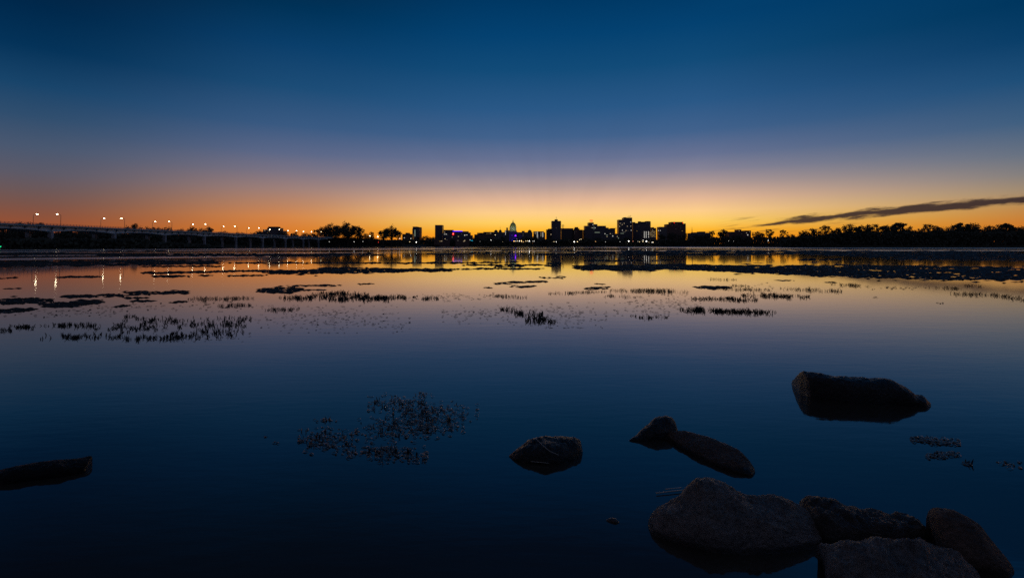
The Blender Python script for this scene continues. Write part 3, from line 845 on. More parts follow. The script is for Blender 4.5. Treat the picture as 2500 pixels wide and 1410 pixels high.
b = building('low_building', 'terrace of low lit buildings between the hotel tower and the tallest tower', 1400, [(1466, 1512, 570), (1486, 1500, 567)], F_DARK,
             [(1482, 573.6, 4, 1.6, G_GREEN), (1477, 570.4, 1.8, 1.8, G_WHITE), (1490, 570.2, 1.8, 1.8, G_WARM), (1482, 577.4, 2, 1.6, G_WARM), (1496, 576, 2, 2.2, G_WHITE), (1494.5, 571.5, 1.2, 4, G_DIM), (1507, 577, 1.8, 1.8, G_WARM), (1510, 581, 2, 2.6, G_GREEN)], 14)

# waterfront lamps
def shore_lamp(px, py, size, srgb, strength, label, group, D=1306.0):
    key = (size, srgb, strength)
    if key not in SL_M:
        h = MB()
        r0 = size * 0.5
        strength *= 0.17
        h.lathe([(r0 * math.sin(math.pi * k_ / 6) + 0.02, -r0 * math.cos(math.pi * k_ / 6)) for k_ in range(7)], 8)
        SL_M[key] = h.mesh('lamp_head', glow('lamp %d' % len(SL_M), srgb, strength))
    p = atY(px, py, D)
    t = thing('street_lamp', label, 'street lamp', (p.x, D, 1.0), group)
    q = MB(); q.tube([(0, 0, 0), (0, 0, p.z - 1.0)], [0.16, 0.1], 6); q.build('pole', POLE, t)
    link('lamp_head', SL_M[key], t, (0, 0, p.z - 1.0))
SL_M = {}
W, WA, OR = (255, 250, 240), (255, 225, 170), (255, 190, 120)
def lamp_row(rows, where, group, D=1306.0):
    for i, (px, py, size, c_, st_) in enumerate(rows):
        tint = {W: 'white', WA: 'warm', OR: 'orange'}.get(c_, 'cyan' if c_[0] < 120 and c_[2] > 200 else ('green' if c_[0] < 120 else 'red'))
        shore_lamp(px, py, size, c_, st_, 'small %s lamp, %s from the left %s' % (tint, ordn(i), where), group, D)
lamp_row([(1255, 588.4, 1.9, OR, 26), (1259.6, 588.2, 1.3, W, 14), (1263.6, 588, 1.4, WA, 14), (1268.2, 588, 1.7, W, 24), (1273, 587.8, 2.0, OR, 26), (1274.4, 590.2, 1.3, WA, 12), (1278.2, 590.2, 1.4, OR, 12),
          (1284, 588.2, 1.4, WA, 14), (1287.6, 588, 1.4, WA, 14), (1292.4, 588, 2.0, W, 40), (1300.6, 588.4, 1.2, W, 8), (1304, 588.4, 1.4, W, 12)], 'in the row below the great dome', 'lamps below the great dome')
lamp_row([(1352.5, 590, 1.4, WA, 12), (1358, 590, 1.5, W, 16), (1402, 590, 2.0, W, 50), (1409.6, 590, 1.6, WA, 22), (1415, 585, 1.5, WA, 12), (1418.5, 583.4, 1.5, WA, 12), (1454, 589.4, 1.4, OR, 10), (1478, 590, 1.2, W, 7)],
         'on the shore below the red sign', 'lamps below the centre towers')
lamp_row([(1513.6, 590, 1.2, W, 8), (1535, 588.4, 2.0, W, 55), (1545.4, 588.6, 1.4, (255, 150, 120), 10), (1557.4, 589, 1.1, W, 7), (1561, 590.4, 1.4, WA, 12), (1569.6, 589.2, 2.0, WA, 12), (1570.2, 585.6, 1.4, W, 14),
          (1578.2, 589, 2.2, W, 55), (1584, 591, 1.2, WA, 6), (1592, 591.2, 1.6, W, 16), (1594.4, 591.2, 1.6, WA, 16)], 'on the shore below the tallest towers', 'lamps below the tallest towers')
lamp_row([(976, 582, 1.5, W, 14), (987, 580, 1.2, W, 10), (1003, 582, 1.4, W, 12), (1000.5, 590, 1.5, WA, 12), (1016.4, 591, 1.8, W, 36), (1063.4, 589.2, 1.2, WA, 12), (1067, 591, 1.6, WA, 18), (1086.6, 583, 1.2, WA, 10),
          (1103.8, 578.4, 1.0, WA, 5), (1119, 577, 1.2, WA, 7), (1139.6, 587.4, 1.6, (255, 130, 100), 9), (1147.4, 585, 1.3, W, 10), (1150.6, 587.2, 1.7, (40, 190, 230), 8), (1153.6, 587.2, 1.7, (40, 190, 230), 7)],
         'on the shore left of the domes', 'lamps on the shore left of the domes')
lamp_row([(1172, 589, 1.0, W, 5), (1198.6, 585.8, 1.6, W, 14), (1209, 573.4, 1.6, WA, 14), (1227, 590, 1.0, WA, 4), (1262, 583.4, 1.0, W, 5)], 'among trees under the small left domes', 'lamps under the small domes')
lamp_row([(1779, 588, 1.2, W, 7), (1791, 588.5, 1.0, W, 5), (1875.5, 587, 1.6, W, 14)], 'among the trees near the right wooded bank', 'lamps among the right trees')
lamp_row([(729, 589, 1.2, W, 8), (760, 566, 1.2, WA, 16), (784, 565.6, 1.3, WA, 20), (804, 590, 1.2, W, 6), (864.5, 590, 1.2, W, 9), (886, 589.4, 1.1, W, 7), (903, 575.6, 1.8, WA, 40), (922.4, 577.6, 1.9, WA, 50), (924, 591, 1.3, (255, 60, 40), 8)],
         'among trees at the far bridge end', 'lamps at the far bridge end', 1012.0)
def buoy(px, py, Y, label):
    p = atY(px, py, Y)
    t = thing('channel_light', label, 'light', (p.x, Y, -0.5))
    q = MB(); q.tube([(0, 0, 0), (0, 0, p.z + 0.3)], [0.4, 0.2], 8); q.build('post', POLE, t)
    q = MB(); q.lathe([(0.02, p.z - 0.3), (0.22, p.z - 0.1), (0.22, p.z + 0.3), (0.02, p.z + 0.4)], 8); q.build('lamp', glow('green light', (30, 255, 160), 3.0), t)
buoy(1.5, 600.5, 330, 'small green channel light at the extreme left below the bridge')

# ------------------------------------------------------------------ rocks
def rock_material(name, base, rough, spec, fine=26.0, bump=0.8, amt=0.45):
    m = bpy.data.materials.new(name)
    m.use_nodes = True
    t = m.node_tree
    b_ = t.nodes['Principled BSDF']
    co = N(t, "ShaderNodeTexCoord")
    n = N(t, "ShaderNodeTexNoise"); n.inputs['Scale'].default_value = 7.0; n.inputs['Detail'].default_value = 9; n.inputs['Roughness'].default_value = 0.7
    n2 = N(t, "ShaderNodeTexNoise"); n2.inputs['Scale'].default_value = fine; n2.inputs['Detail'].default_value = 8; n2.inputs['Roughness'].default_value = 0.75
    vo = N(t, "ShaderNodeTexVoronoi"); vo.inputs['Scale'].default_value = fine * 0.9
    for k_ in (n, n2, vo):
        t.links.new(co.outputs['Object'], k_.inputs['Vector'])
    f = smooth(t, M_(t, 'ADD', M_(t, 'MULTIPLY', n.outputs[0], 0.5), M_(t, 'MULTIPLY', n2.outputs[0], 0.5)), 0.36, 0.66)
    t.links.new(mixc(t, f, tuple(v * (1 - amt) for v in base) + (1,), tuple(v * (1 + amt) for v in base) + (1,)), b_.inputs['Base Color'])
    t.links.new(smooth(t, n2.outputs[0], 0.3, 0.7, rough - 0.15, rough + 0.15), b_.inputs['Roughness'])
    b_.inputs['Specular IOR Level'].default_value = spec
    n3_ = N(t, "ShaderNodeTexNoise"); n3_.noise_type = 'RIDGED_MULTIFRACTAL'; n3_.inputs['Scale'].default_value = fine * 0.45; n3_.inputs['Detail'].default_value = 7; n3_.inputs['Roughness'].default_value = 0.6
    t.links.new(co.outputs['Object'], n3_.inputs['Vector'])
    # cracks
    vc = N(t, "ShaderNodeTexVoronoi"); vc.feature = 'DISTANCE_TO_EDGE'; vc.inputs['Scale'].default_value = fine * 0.16
    wv = N(t, "ShaderNodeVectorMath"); wv.operation = 'MULTIPLY_ADD'
    t.links.new(n.outputs['Color'], wv.inputs[0]); wv.inputs[1].default_value = (0.22, 0.22, 0.22); t.links.new(co.outputs['Object'], wv.inputs[2])
    t.links.new(wv.outputs[0], vc.inputs['Vector'])
    crack = M_(t, 'MULTIPLY', smooth(t, vc.outputs['Distance'], 0.0, 0.035), 0.45)
    # wet rim that the water laps, its darkening also standing in for shaded fronts
    sz = N(t, "ShaderNodeSeparateXYZ"); t.links.new(co.outputs['Object'], sz.inputs[0])
    wet = smooth(t, M_(t, 'ADD', sz.outputs[2], M_(t, 'MULTIPLY', n.outputs[0], -0.07)), 0.012, -0.006)
    for l_ in list(b_.inputs['Base Color'].links): src = l_.from_socket
    t.links.new(mixc(t, wet, src, tuple(v * 0.3 for v in base) + (1,)), b_.inputs['Base Color'])
    for l_ in list(b_.inputs['Roughness'].links): src = l_.from_socket
    t.links.new(M_(t, 'SUBTRACT', src, M_(t, 'MULTIPLY', wet, rough - 0.22)), b_.inputs['Roughness'])
    h = M_(t, 'ADD', crack, M_(t, 'ADD', M_(t, 'ADD', M_(t, 'MULTIPLY', n2.outputs[0], 0.8), n.outputs[0]), M_(t, 'ADD', M_(t, 'MULTIPLY', vo.outputs[0], 0.3), M_(t, 'MULTIPLY', n3_.outputs[0], -0.22))))
    bp = N(t, "ShaderNodeBump"); bp.inputs['Strength'].default_value = bump; bp.inputs['Distance'].default_value = 0.16
    t.links.new(h, bp.inputs['Height'])
    t.links.new(bp.outputs[0], b_.inputs['Normal'])
    return m
WET = rock_material('wet dark stone', (0.034, 0.029, 0.028), 0.32, 0.5)
SLAB = rock_material('pale brown slab stone', (0.21, 0.125, 0.09), 0.55, 0.4, 34.0, 1.0)
BLACK = rock_material('black algae stone', (0.014, 0.012, 0.012), 0.55, 0.2)
DRY = rock_material('dry grey brown stone', (0.36, 0.295, 0.275), 0.5, 0.55, 30.0, 1.0)
BROWN = rock_material('damp brown stone', (0.21, 0.135, 0.105), 0.6, 0.3, 22.0, 0.8)
def catmull(pts, n):
    out = []
    L = len(pts)
    for k_ in range(n):
        t = k_ / (n - 1) * (L - 1)
        i = min(int(t), L - 2)
        u = t - i
        p = [pts[max(0, min(L - 1, j))] for j in (i - 1, i, i + 1, i + 2)]
        out.append([0.5 * ((2 * p[1][c_]) + (-p[0][c_] + p[2][c_]) * u + (2 * p[0][c_] - 5 * p[1][c_] + 4 * p[2][c_] - p[3][c_]) * u * u + (-p[0][c_] + 3 * p[1][c_] - 3 * p[2][c_] + p[3][c_]) * u ** 3) for c_ in range(len(pts[0]))])
    return out
def rock(name, label, stations, m, expo=2.6, rough=0.03, seed=0, nx=190, ny=80, ridge=0.012, freq=4.0, lean=0.45):
    """stations: (column, silhouette row, front waterline row, depth in metres) of the stone from its left to its right tip"""
    st_ = catmull(stations, nx)
    vs, fs = [], []
    secs = []
    for (px, yt, yf, T) in st_:
        f0 = ground(px, yf)
        back = ground(px, yt + 0.42 * max(yf - yt, 1.0)).y
        T = max(min(T, back - f0.y), 0.02)
        def sec(zc):
            o = []
            for j in range(ny + 1):
                a = math.pi * j / ny
                ca, sa = math.cos(a), math.sin(a)
                yy = f0.y + T * (0.5 - 0.5 * math.copysign(abs(ca) ** (2 / expo), ca))
                zz = zc * abs(sa) ** (2 / expo) * (1.0 + lean * (yy - f0.y - T / 2) / T)
                k2 = yy / f0.y
                o.append(Vector((f0.x * (1 + (k2 - 1) * 0.6), yy, zz)))
            return o
        lo, hi = 0.0, 2.5
        for _ in range(26):
            mid = (lo + hi) / 2
            if min(proj_y(p) for p in sec(mid)) > yt:
                lo = mid
            else:
                hi = mid
        secs.append(sec(max(hi, 0.004)))
    nrow = ny + 1
    for i, s in enumerate(secs):
        edge = min(1.0, i / 6.0, (nx - 1 - i) / 6.0)
        for j, p in enumerate(s):
            v = Vector((p.x, p.y, p.z))
            w = v * freq + Vector((seed * 7.3, seed * 1.7, 0))
            d = noise.fractal(w, 0.85, 2.1, 7) * rough + (abs(noise.noise(w * 5.3)) - 0.25) * rough * 0.5 + (noise.ridged_multi_fractal(w * 0.6, 0.9, 2.0, 4, 1.0, 2.0) - 1.0) * ridge
            d *= (0.3 + 0.7 * edge)
            v.z += d * (0.35 + 0.65 * math.sin(math.pi * j / ny))
            v.y += noise.noise(w * 0.8 + Vector((5, 5, 5))) * rough * 0.8
            v.x += noise.noise(w * 0.8 + Vector((9, 2, 5))) * rough * 0.5
            if j == 0 or j == ny:
                v.z = -0.25
            vs.append(v)
    for i in range(nx - 1):
        for j in range(ny):
            a = i * nrow + j
            fs.append((a, a + nrow, a + nrow + 1, a + 1))
    q = MB()
    q.add(vs, fs)
    fs2 = [tuple(j for j in range(nrow)), tuple((nx - 1) * nrow + j for j in range(nrow - 1, -1, -1))]
    q.f += fs2
    o = q.build(name, m, None, True)
    c0 = sum((Vector(v) for v in vs), Vector()) / len(vs)
    c0.z = 0
    for v in o.data.vertices:
        v.co -= c0
    o.location = c0
    return tag(o, label, 'rock')
rock('rock', 'large flat-topped black rock standing alone in the water at right',
     [(1934, 934, 938, 0.04), (1942, 922, 948, 0.10), (1958, 911, 960, 0.22), (1985, 909, 972, 0.32), (2060, 917, 982, 0.36), (2130, 921, 986, 0.36), (2190, 927, 988, 0.34), (2228, 946, 991, 0.3), (2244, 962, 992, 0.26), (2263, 966, 993, 0.22), (2272, 980, 990, 0.08)],
     WET, 2.5, 0.024, 1, ridge=0.012, lean=0.1)
rock('rock', 'low domed black rock with pale twigs across it',
     [(1245, 1110, 1114, 0.05), (1262, 1096, 1124, 0.2), (1290, 1075, 1130, 0.32), (1325, 1062, 1134, 0.4), (1360, 1062, 1132, 0.4), (1395, 1068, 1124, 0.32), (1416, 1074, 1114, 0.2), (1422, 1098, 1104, 0.05)],
     WET, 2.6, 0.022, 2, ridge=0.010)
rock('rock', 'small peaked rock with a lit crest behind the long tilted rock',
     [(1537, 1073, 1076, 0.04), (1556, 1060, 1077, 0.14), (1580, 1040, 1076, 0.24), (1604, 1019, 1074, 0.28), (1622, 1015, 1072, 0.28), (1640, 1018, 1070, 0.28), (1653, 1030, 1068, 0.2), (1658, 1050, 1064, 0.06)],
     WET, 2.2, 0.022, 3, ridge=0.012)
rock('rock', 'long tilted slab rock with a sunken dark front',
     [(1620, 1068, 1072, 0.05), (1636, 1056, 1080, 0.22), (1655, 1052, 1093, 0.34), (1690, 1052, 1111, 0.4), (1725, 1060, 1128, 0.42), (1765, 1072, 1145, 0.42), (1803, 1089, 1157, 0.4), (1826, 1106, 1161, 0.34), (1838, 1122, 1160, 0.24), (1844, 1140, 1152, 0.06)],
     SLAB, 4.2, 0.014, 4, lean=1.2, ridge=0.005)
rock('boulder', 'big rounded boulder with a humped dry grey top in the foreground',
     [(1583, 1276, 1284, 0.05), (1596, 1250, 1304, 0.25), (1630, 1222, 1320, 0.55), (1670, 1206, 1332, 0.75), (1712, 1172, 1342, 0.9), (1745, 1163, 1348, 0.95), (1785, 1170, 1351, 0.95), (1825, 1190, 1352, 0.9), (1865, 1203, 1352, 0.85),
      (1905, 1205, 1350, 0.8), (1945, 1220, 1347, 0.72), (1985, 1244, 1342, 0.55), (2008, 1272, 1334, 0.35), (2017, 1305, 1318, 0.08)],
     DRY, 2.5, 0.035, 5, lean=0.7)
rock('rock', 'jagged dark rock wedged between the boulder and the round stone',
     [(1958, 1238, 1262, 0.1), (1975, 1226, 1300, 0.35), (2000, 1216, 1322, 0.5), (2040, 1222, 1330, 0.55), (2090, 1234, 1332, 0.55), (2150, 1242, 1332, 0.5), (2210, 1250, 1330, 0.45), (2250, 1268, 1326, 0.3), (2276, 1305, 1316, 0.08)],
     rock_material('jagged dark brown stone', (0.13, 0.095, 0.08), 0.36, 0.55, 18.0, 1.0), 3.0, 0.05, 6, ridge=0.03, freq=3.5)
rock('rock', 'smooth rounded stone at the right end of the foreground group',
     [(2278, 1292, 1310, 0.08), (2290, 1258, 1345, 0.35), (2320, 1240, 1372, 0.6), (2360, 1244, 1392, 0.72), (2400, 1262, 1402, 0.72), (2435, 1296, 1406, 0.6), (2460, 1338, 1406, 0.35), (2474, 1380, 1396, 0.06)],
     BROWN, 2.3, 0.02, 7, lean=0.5)
rock('rock', 'rough pale-topped slab rock cut off by the bottom edge',
     [(2014, 1352, 1400, 0.1), (2022, 1332, 1440, 0.3), (2060, 1326, 1470, 0.45), (2120, 1322, 1490, 0.55), (2190, 1320, 1500, 0.6), (2260, 1318, 1500, 0.6), (2320, 1326, 1490, 0.5), (2370, 1352, 1470, 0.35), (2400, 1398, 1440, 0.1)],
     DRY, 3.6, 0.035, 8, freq=6.0, lean=0.5)
rock('rock', 'black wedge rock running out of the picture at lower left',
     [(-60, 1160, 1178, 0.3), (0, 1143, 1182, 0.32), (60, 1130, 1175, 0.34), (120, 1123, 1168, 0.32), (170, 1117, 1160, 0.28), (200, 1112, 1154, 0.22), (212, 1116, 1148, 0.14), (218, 1132, 1140, 0.05)],
     BLACK, 3.2, 0.012, 9)
rock('pebble', 'tiny wet pebble breaking the surface left of the boulder',
     [(1480, 1269, 1271, 0.02), (1490, 1263, 1273, 0.05), (1503, 1264, 1276, 0.05), (1512, 1273, 1276, 0.02)], rock_material('wet pebble', (0.3, 0.22, 0.19), 0.22, 1.0), 2.0, 0.004, 10, 30, 16, ridge=0.0)
# far low rock near the right-hand shore
rock('rock', 'tiny far rock near the right wooded shore', [(2400, 608.4, 608.9, 0.6), (2408, 607.4, 609.1, 2), (2414, 607.0, 609.2, 2), (2420, 608.2, 609.0, 0.5)], WET, 2.0, 0.05, 12, 30, 12, ridge=0.0)
# reeds and twigs
TWIG = mat('pale dry reed', (0.62, 0.55, 0.48), 0.15, 1.0)
def twig(label, pts, r, name='reed_stalk', on=None):
    vs = [ground(px, py, z) for px, py, z in pts]
    q = MB(); q.tube(vs, [r] * len(vs), 6)
    return tag(q.build(name, TWIG, None, True), label, 'reed')
twig('longer pale reed stalk floating at the left of the boulder', [(1602, 1203, 0.012), (1640, 1198, 0.014), (1670, 1195, 0.014), (1676, 1200, 0.01)], 0.0045)
twig('shorter pale reed stalk floating behind the longer one', [(1624, 1193, 0.012), (1645, 1191, 0.012), (1665, 1189, 0.012)], 0.0035)
from mathutils.bvhtree import BVHTree
def rock_twig(label, rock_label, pts, r):
    ro = next(o for o in COL.objects if o.get('label') == rock_label)
    bvh = BVHTree.FromPolygons([ro.location + v.co for v in ro.data.vertices], [tuple(p.vertices) for p in ro.data.polygons])
    vs = []
    for (xa, ya), (xb, yb) in zip(pts, pts[1:]):
        for k_ in range(5):
            hit = bvh.ray_cast(Vector((0, 0, CAM_H)), ray(xa + (xb - xa) * k_ / 4, ya + (yb - ya) * k_ / 4).normalized())
            if hit[0] is not None:
                vs.append(hit[0] + hit[1] * r * 0.8)
    for _ in range(4):
        vs = [vs[0]] + [(vs[i - 1] + vs[i] * 2 + vs[i + 1]) / 4 for i in range(1, len(vs) - 1)] + [vs[-1]]
    vs = [v + Vector((0, -0.003, 0.004)) for v in vs]
    if len(vs) > 1:
        q = MB(); q.tube(vs, [r] * len(vs), 5)
        tag(q.build('twig', TWIG, None, True), label, 'twig')
DR = 'low domed black rock with pale twigs across it'
rock_twig('long pale twig lying over the crown of the low domed rock', DR, [(1307, 1070), (1324, 1086), (1340, 1101), (1364, 1111)], 0.0028)
rock_twig('pale twig lying low across the front of the domed rock', DR, [(1296, 1126), (1340, 1130)], 0.0022)

# ------------------------------------------------------------------ weed beds and plants
WEED = mat('dark water weed', (0.034, 0.035, 0.033), 0.75, 0.12)
_t = WEED.node_tree
_co = N(_t, "ShaderNodeTexCoord"); _n = N(_t, "ShaderNodeTexNoise"); _n.inputs['Scale'].default_value = 2.5; _n.inputs['Detail'].default_value = 4
_t.links.new(_co.outputs['Object'], _n.inputs['Vector'])
_t.links.new(smooth(_t, _n.outputs[0], 0.42, 0.6, 0.5, 0.9), _t.nodes['Principled BSDF'].inputs['Roughness'])
LEAFW = mat('wet pondweed leaf', (0.018, 0.02, 0.016), 0.12, 0.55)
LEAFG = mat('wet floating leaf', (0.05, 0.05, 0.045), 0.05, 1.0)
def interp(prof, x):
    for (xa, ta, ba), (xb, tb, bb) in zip(prof, prof[1:]):
        if xa <= x <= xb:
            u = (x - xa) / (xb - xa)
            return ta + (tb - ta) * u, ba + (bb - ba) * u
    return prof[-1][1], prof[-1][2]
def weed_bed(profs, cover=1.0, hole=0.0, seed=0, hmax=0.05, label=None, cat=None, group=None, kind='stuff', name='weed_bed'):
    """a mat of floating weed: overlapping low ragged tufts within an outline on the water"""
    r = random.Random(100 + seed)
    q = MB()
    for prof in profs:
        x0, x1 = prof[0][0], prof[-1][0]
        area = sum((b2[0] - a2[0]) * ((a2[2] - a2[1]) + (b2[2] - b2[1])) / 2 for a2, b2 in zip(prof, prof[1:]))
        n = int(area / 13.0 * cover) + 8
        for _ in range(n):
            px = r.uniform(x0, x1)
            yt, yb = interp(prof, px)
            py = (yt + yb) / 2 + (yb - yt) * (r.uniform(-0.46, 0.46) if r.random() < 0.8 else r.gauss(0, 0.25)) + noise.noise(Vector((px * 0.045, seed * 3.1, 0))) * min(2.5, (yb - yt) * 0.3)
            if py < 603.4:
                continue
            p = ground(px, py)
            D = p.y
            nn = noise.fractal(Vector((p.x * 26.0 / D + seed, 1250 * CAM_H / D * 0.42, seed * 1.3)), 0.6, 2.3, 4) * 0.8
            if nn < hole - 0.55 + r.uniform(-0.1, 0.1):
                continue
            fade = min(1.0, (px - x0) / 25.0, (x1 - px) / 25.0)
            if r.random() > 0.35 + 0.65 * fade:
                continue
            w = D * 0.0085 * r.uniform(0.5, 1.6) * (0.5 + 0.5 * fade)
            dd = w * r.uniform(0.3, 0.8)
            hgt = min(hmax, 0.0016 * D) * r.uniform(0.5, 1.3)
            a0 = r.uniform(0, 6.28)
            ring = []
            k2 = 7
            for k_ in range(k2):
                a = a0 + 6.283 * k_ / k2
                s = r.uniform(0.7, 1.2)
                ring.append((p.x + math.cos(a) * w * s, p.y + math.sin(a) * dd * s, -0.004))
            top = (p.x + r.uniform(-.3, .3) * w, p.y + r.uniform(-.3, .3) * dd, hgt)
            q.add(ring + [top], [(k_, (k_ + 1) % k2, k2) for k_ in range(k2)])
    o = q.build(name, WEED)
    return tag(o, label, cat, group, kind)
L_ = lambda *a: list(a)
# long lanes far out
weed_bed([[(-20, 615.5, 621), (150, 617, 622), (400, 621, 627), (760, 619, 626), (940, 618, 624)],
          [(-20, 625.5, 629), (200, 625, 628), (420, 623, 626)], [(-20, 611.5, 613), (420, 612, 613.5)],
          [(-20, 637, 652), (150, 637, 650), (350, 636, 647), (540, 635, 645)],
          [(350, 649, 651.5), (545, 648.5, 651)], [(560, 640, 643), (760, 640, 643), (940, 641, 643), (1100, 640, 643), (1270, 639, 641)],
          [(1000, 611, 615), (1130, 611, 613), (1260, 611, 613)], [(1040, 618, 621), (1180, 616.5, 620), (1300, 617, 619)],
          [(1130, 645.5, 648), (1250, 645, 648), (1330, 646, 647.5)], [(1200, 650, 652), (1280, 649, 651)]], 1.8, 0.32, 1, 0.18, 'thin dark weed lanes across the far water', None)
weed_bed([[(1340, 612, 615), (1500, 612, 619), (1700, 610, 619), (1900, 610, 620), (2060, 611, 624), (2200, 611.5, 634), (2350, 612, 636), (2520, 612, 637)],
          [(1300, 620, 622), (1430, 619, 624), (1700, 621, 623), (1900, 620, 622)], [(1420, 634, 638), (1560, 635, 637), (1640, 634, 636)], [(1940, 632, 635), (2060, 632, 635)]],
         2.0, 0.32, 2, 0.18, 'dark weed lanes before the right shore', None)
weed_bed([[(1400, 648, 656), (1430, 647, 659), (1560, 645, 661), (1660, 644, 657), (1780, 646, 664), (1900, 647, 669), (2050, 645, 677), (2200, 646, 681), (2350, 649, 685), (2520, 651, 683)]],
         3.0, 0.34, 3, 0.06, 'wide dark weed bed on the right before the open water', None)
weed_bed([[(690, 661, 669), (760, 657, 669), (830, 650, 668), (900, 653, 666), (1000, 656, 664), (1110, 655, 662)], [(340, 663, 668), (450, 662, 667), (560, 660, 664), (720, 659, 662)],
          [(372, 672, 676), (462, 671, 676)], [(486, 671, 674), (522, 671, 673.5)], [(552, 672.5, 674.5), (655, 670, 673)], [(640, 664, 669), (740, 661, 668)],
          [(130, 675, 678), (250, 673.5, 677)], [(-10, 676.5, 680), (42, 677, 679)], [(1100, 655, 660), (1200, 654, 657), (1330, 655, 657)], [(1330, 640, 652), (1372, 640, 650)]],
         2.3, 0.28, 4, 0.06, 'dark floating weed mats before the bridge and tall riverside trees', None)
# mats further in: things one can point at
G1 = 'floating weed mats on the middle water'
def mat_thing(seed, hole, *pieces):
    for k_, (label, prof) in enumerate(pieces):
        weed_bed([prof], 1.9, hole + 0.2, seed * 10 + k_, 0.03, label, 'weed mat', G1, None, 'weed_mat')
mat_thing(21, 0.08,
          ('longest dark weed mat, running in from the left edge', [(-10, 729, 743), (60, 727, 742), (130, 728, 738)]),
          ('tapering weed mat at the upper left of the streaky left mats', [(145, 720, 727), (220, 719, 727), (305, 716, 723)]),
          ('weed mat at the right tip of the streaky left mats', [(300, 711, 722), (400, 711, 719), (462, 709, 716)]),
          ('slanting weed mat in the middle of the streaky left mats', [(95, 739, 750), (170, 735, 750), (260, 731, 739)]),
          ('short weed mat under the right tip mat', [(300, 724, 729), (365, 725, 728)]),
          ('lowest weed mat at the left picture edge', [(-10, 755, 768), (50, 752, 762), (90, 749, 755)]),
          ('thin weed mat between the left mats and the narrow stem strip', [(318, 733, 738), (382, 733, 736)]),
          ('tiny weed mat just left of the narrow stem strip', [(413, 735, 740), (458, 734, 738)]),
          ('tiny lone weed mat above the left stem field', [(278, 746.5, 750), (314, 745, 748)]))
mat_thing(22, 0.08,
          ('broad weed mat at the left end of the densest stem patch', [(628, 703, 712), (660, 701, 716), (700, 700, 717), (740, 702, 708)]),
          ('long thin weed mat above the densest stem patch', [(700, 696, 701), (780, 695, 699), (834, 695, 699)]),
          ('thread-like weed mat touching the top of the densest stem patch', [(690, 706, 709), (810, 706.5, 709)]),
          ('small weed mat alone right of the long thin mat', [(873, 692, 694.5), (912, 691.5, 694)]))
mat_thing(23, 0.08,
          ('pointed weed mat below the dome reflection', [(1204, 691, 694), (1250, 686, 693), (1300, 685, 690), (1338, 685, 689)]),
          ('smaller weed mat just below the pointed mat', [(1242, 696, 700), (1275, 697, 702), (1314, 697, 699)]),
          ('tiny weed mat at the left foot of the pointed mat', [(1184, 701, 704), (1201, 701, 704)]))
mat_thing(24, 0.05,
          ('left one of two tiny mats under the mast tower reflection', [(1317, 676, 679), (1342, 677, 679.5)]),
          ('right one of two tiny mats under the mast tower reflection', [(1340, 674, 680), (1380, 674, 680)]))
mat_thing(25, 0.05,
          ('small pointed weed mat at centre right', [(1424, 703, 705), (1450, 700, 708), (1487, 699, 704)]),
          ('sliver of weed mat above the small pointed mat', [(1448, 691.5, 693.5), (1480, 692, 694.5)]))
mat_thing(26, 0.08, ('dark weed mat at the head of the right stem patches', [(1696, 699, 701), (1720, 697, 707), (1790, 698, 704)]))
mat_thing(27, 0.05, ('tiny low weed mat by the left edge', [(6, 703, 706), (50, 703, 705)]))
mat_thing(28, 0.08, ('small ragged mat under the right weed bed', [(2015, 687, 690), (2060, 687.5, 691)]),
          ('thin short mat under the middle of the right weed bed', [(1885, 681.5, 683.5), (1940, 684, 687)]))

def stems(label, boxes, n0, hgt, seed, lean=0.35, group='patches of upright weed stems', leafy=2, width=0.006, m=WEED, name='weed_patch'):
    """a patch of emergent stems; boxes are (column, column, waterline row at either end, row spread)"""
    r = random.Random(300 + seed)
    n = n0 * 1.7
    hgt *= 0.7
    lean *= 1.6
    q = MB()
    tot = sum(abs(b_[1] - b_[0]) * (b_[4] + 4) for b_ in boxes)
    for (x0, x1, ya, yb, spread) in boxes:
        k_ = max(4, int(n * abs(x1 - x0) * (spread + 4) / tot))
        clumps = [(r.uniform(0, 1) if r.random() < 0.6 else r.gauss(0.5, 0.2), r.gauss(0, 0.45)) for _ in range(max(4, k_ // 3))]
        for _ in range(k_):
            cxx, cyy = r.choice(clumps)
            t = min(1, max(0, cxx + r.gauss(0, 3.5) / abs(x1 - x0)))
            px = x0 + (x1 - x0) * t
            py = ya + (yb - ya) * t + max(-1, min(1, cyy + r.gauss(0, 0.08))) * spread
            p = ground(px, py)
            h = hgt * r.uniform(0.35, 1.15) * (0.6 + 0.4 * math.sin(math.pi * (0.15 + 0.7 * t)))
            d = Vector((r.gauss(0, lean), r.gauss(0, lean), 1)).normalized()
            tip = p + d * h
            bend = p + d * h * 0.5 + Vector((r.gauss(0, 0.05), r.gauss(0, 0.05), 0)) * h
            w = width * r.uniform(0.7, 1.4)
            q.tube([p - Vector((0, 0, 0.02)), bend, tip], [w, w * 0.9, w * 0.15], 3)
            for _k in range(leafy):
                b0 = p.lerp(tip, r.uniform(0.15, 0.8))
                a = r.uniform(0, 6.28)
                ln = h * r.uniform(0.3, 0.6)
                dv2 = Vector((math.cos(a), math.sin(a), r.uniform(-0.2, 0.9))).normalized()
                sd = Vector((-math.sin(a), math.cos(a), 0)) * ln * 0.14
                e0 = b0 + dv2 * ln * 0.5
                q.add([b0, e0 + sd, b0 + dv2 * ln + Vector((0, 0, -0.1 * ln)), e0 - sd], [(0, 1, 2, 3)])
    return tag(q.build(name, m), label, 'water plant', group)
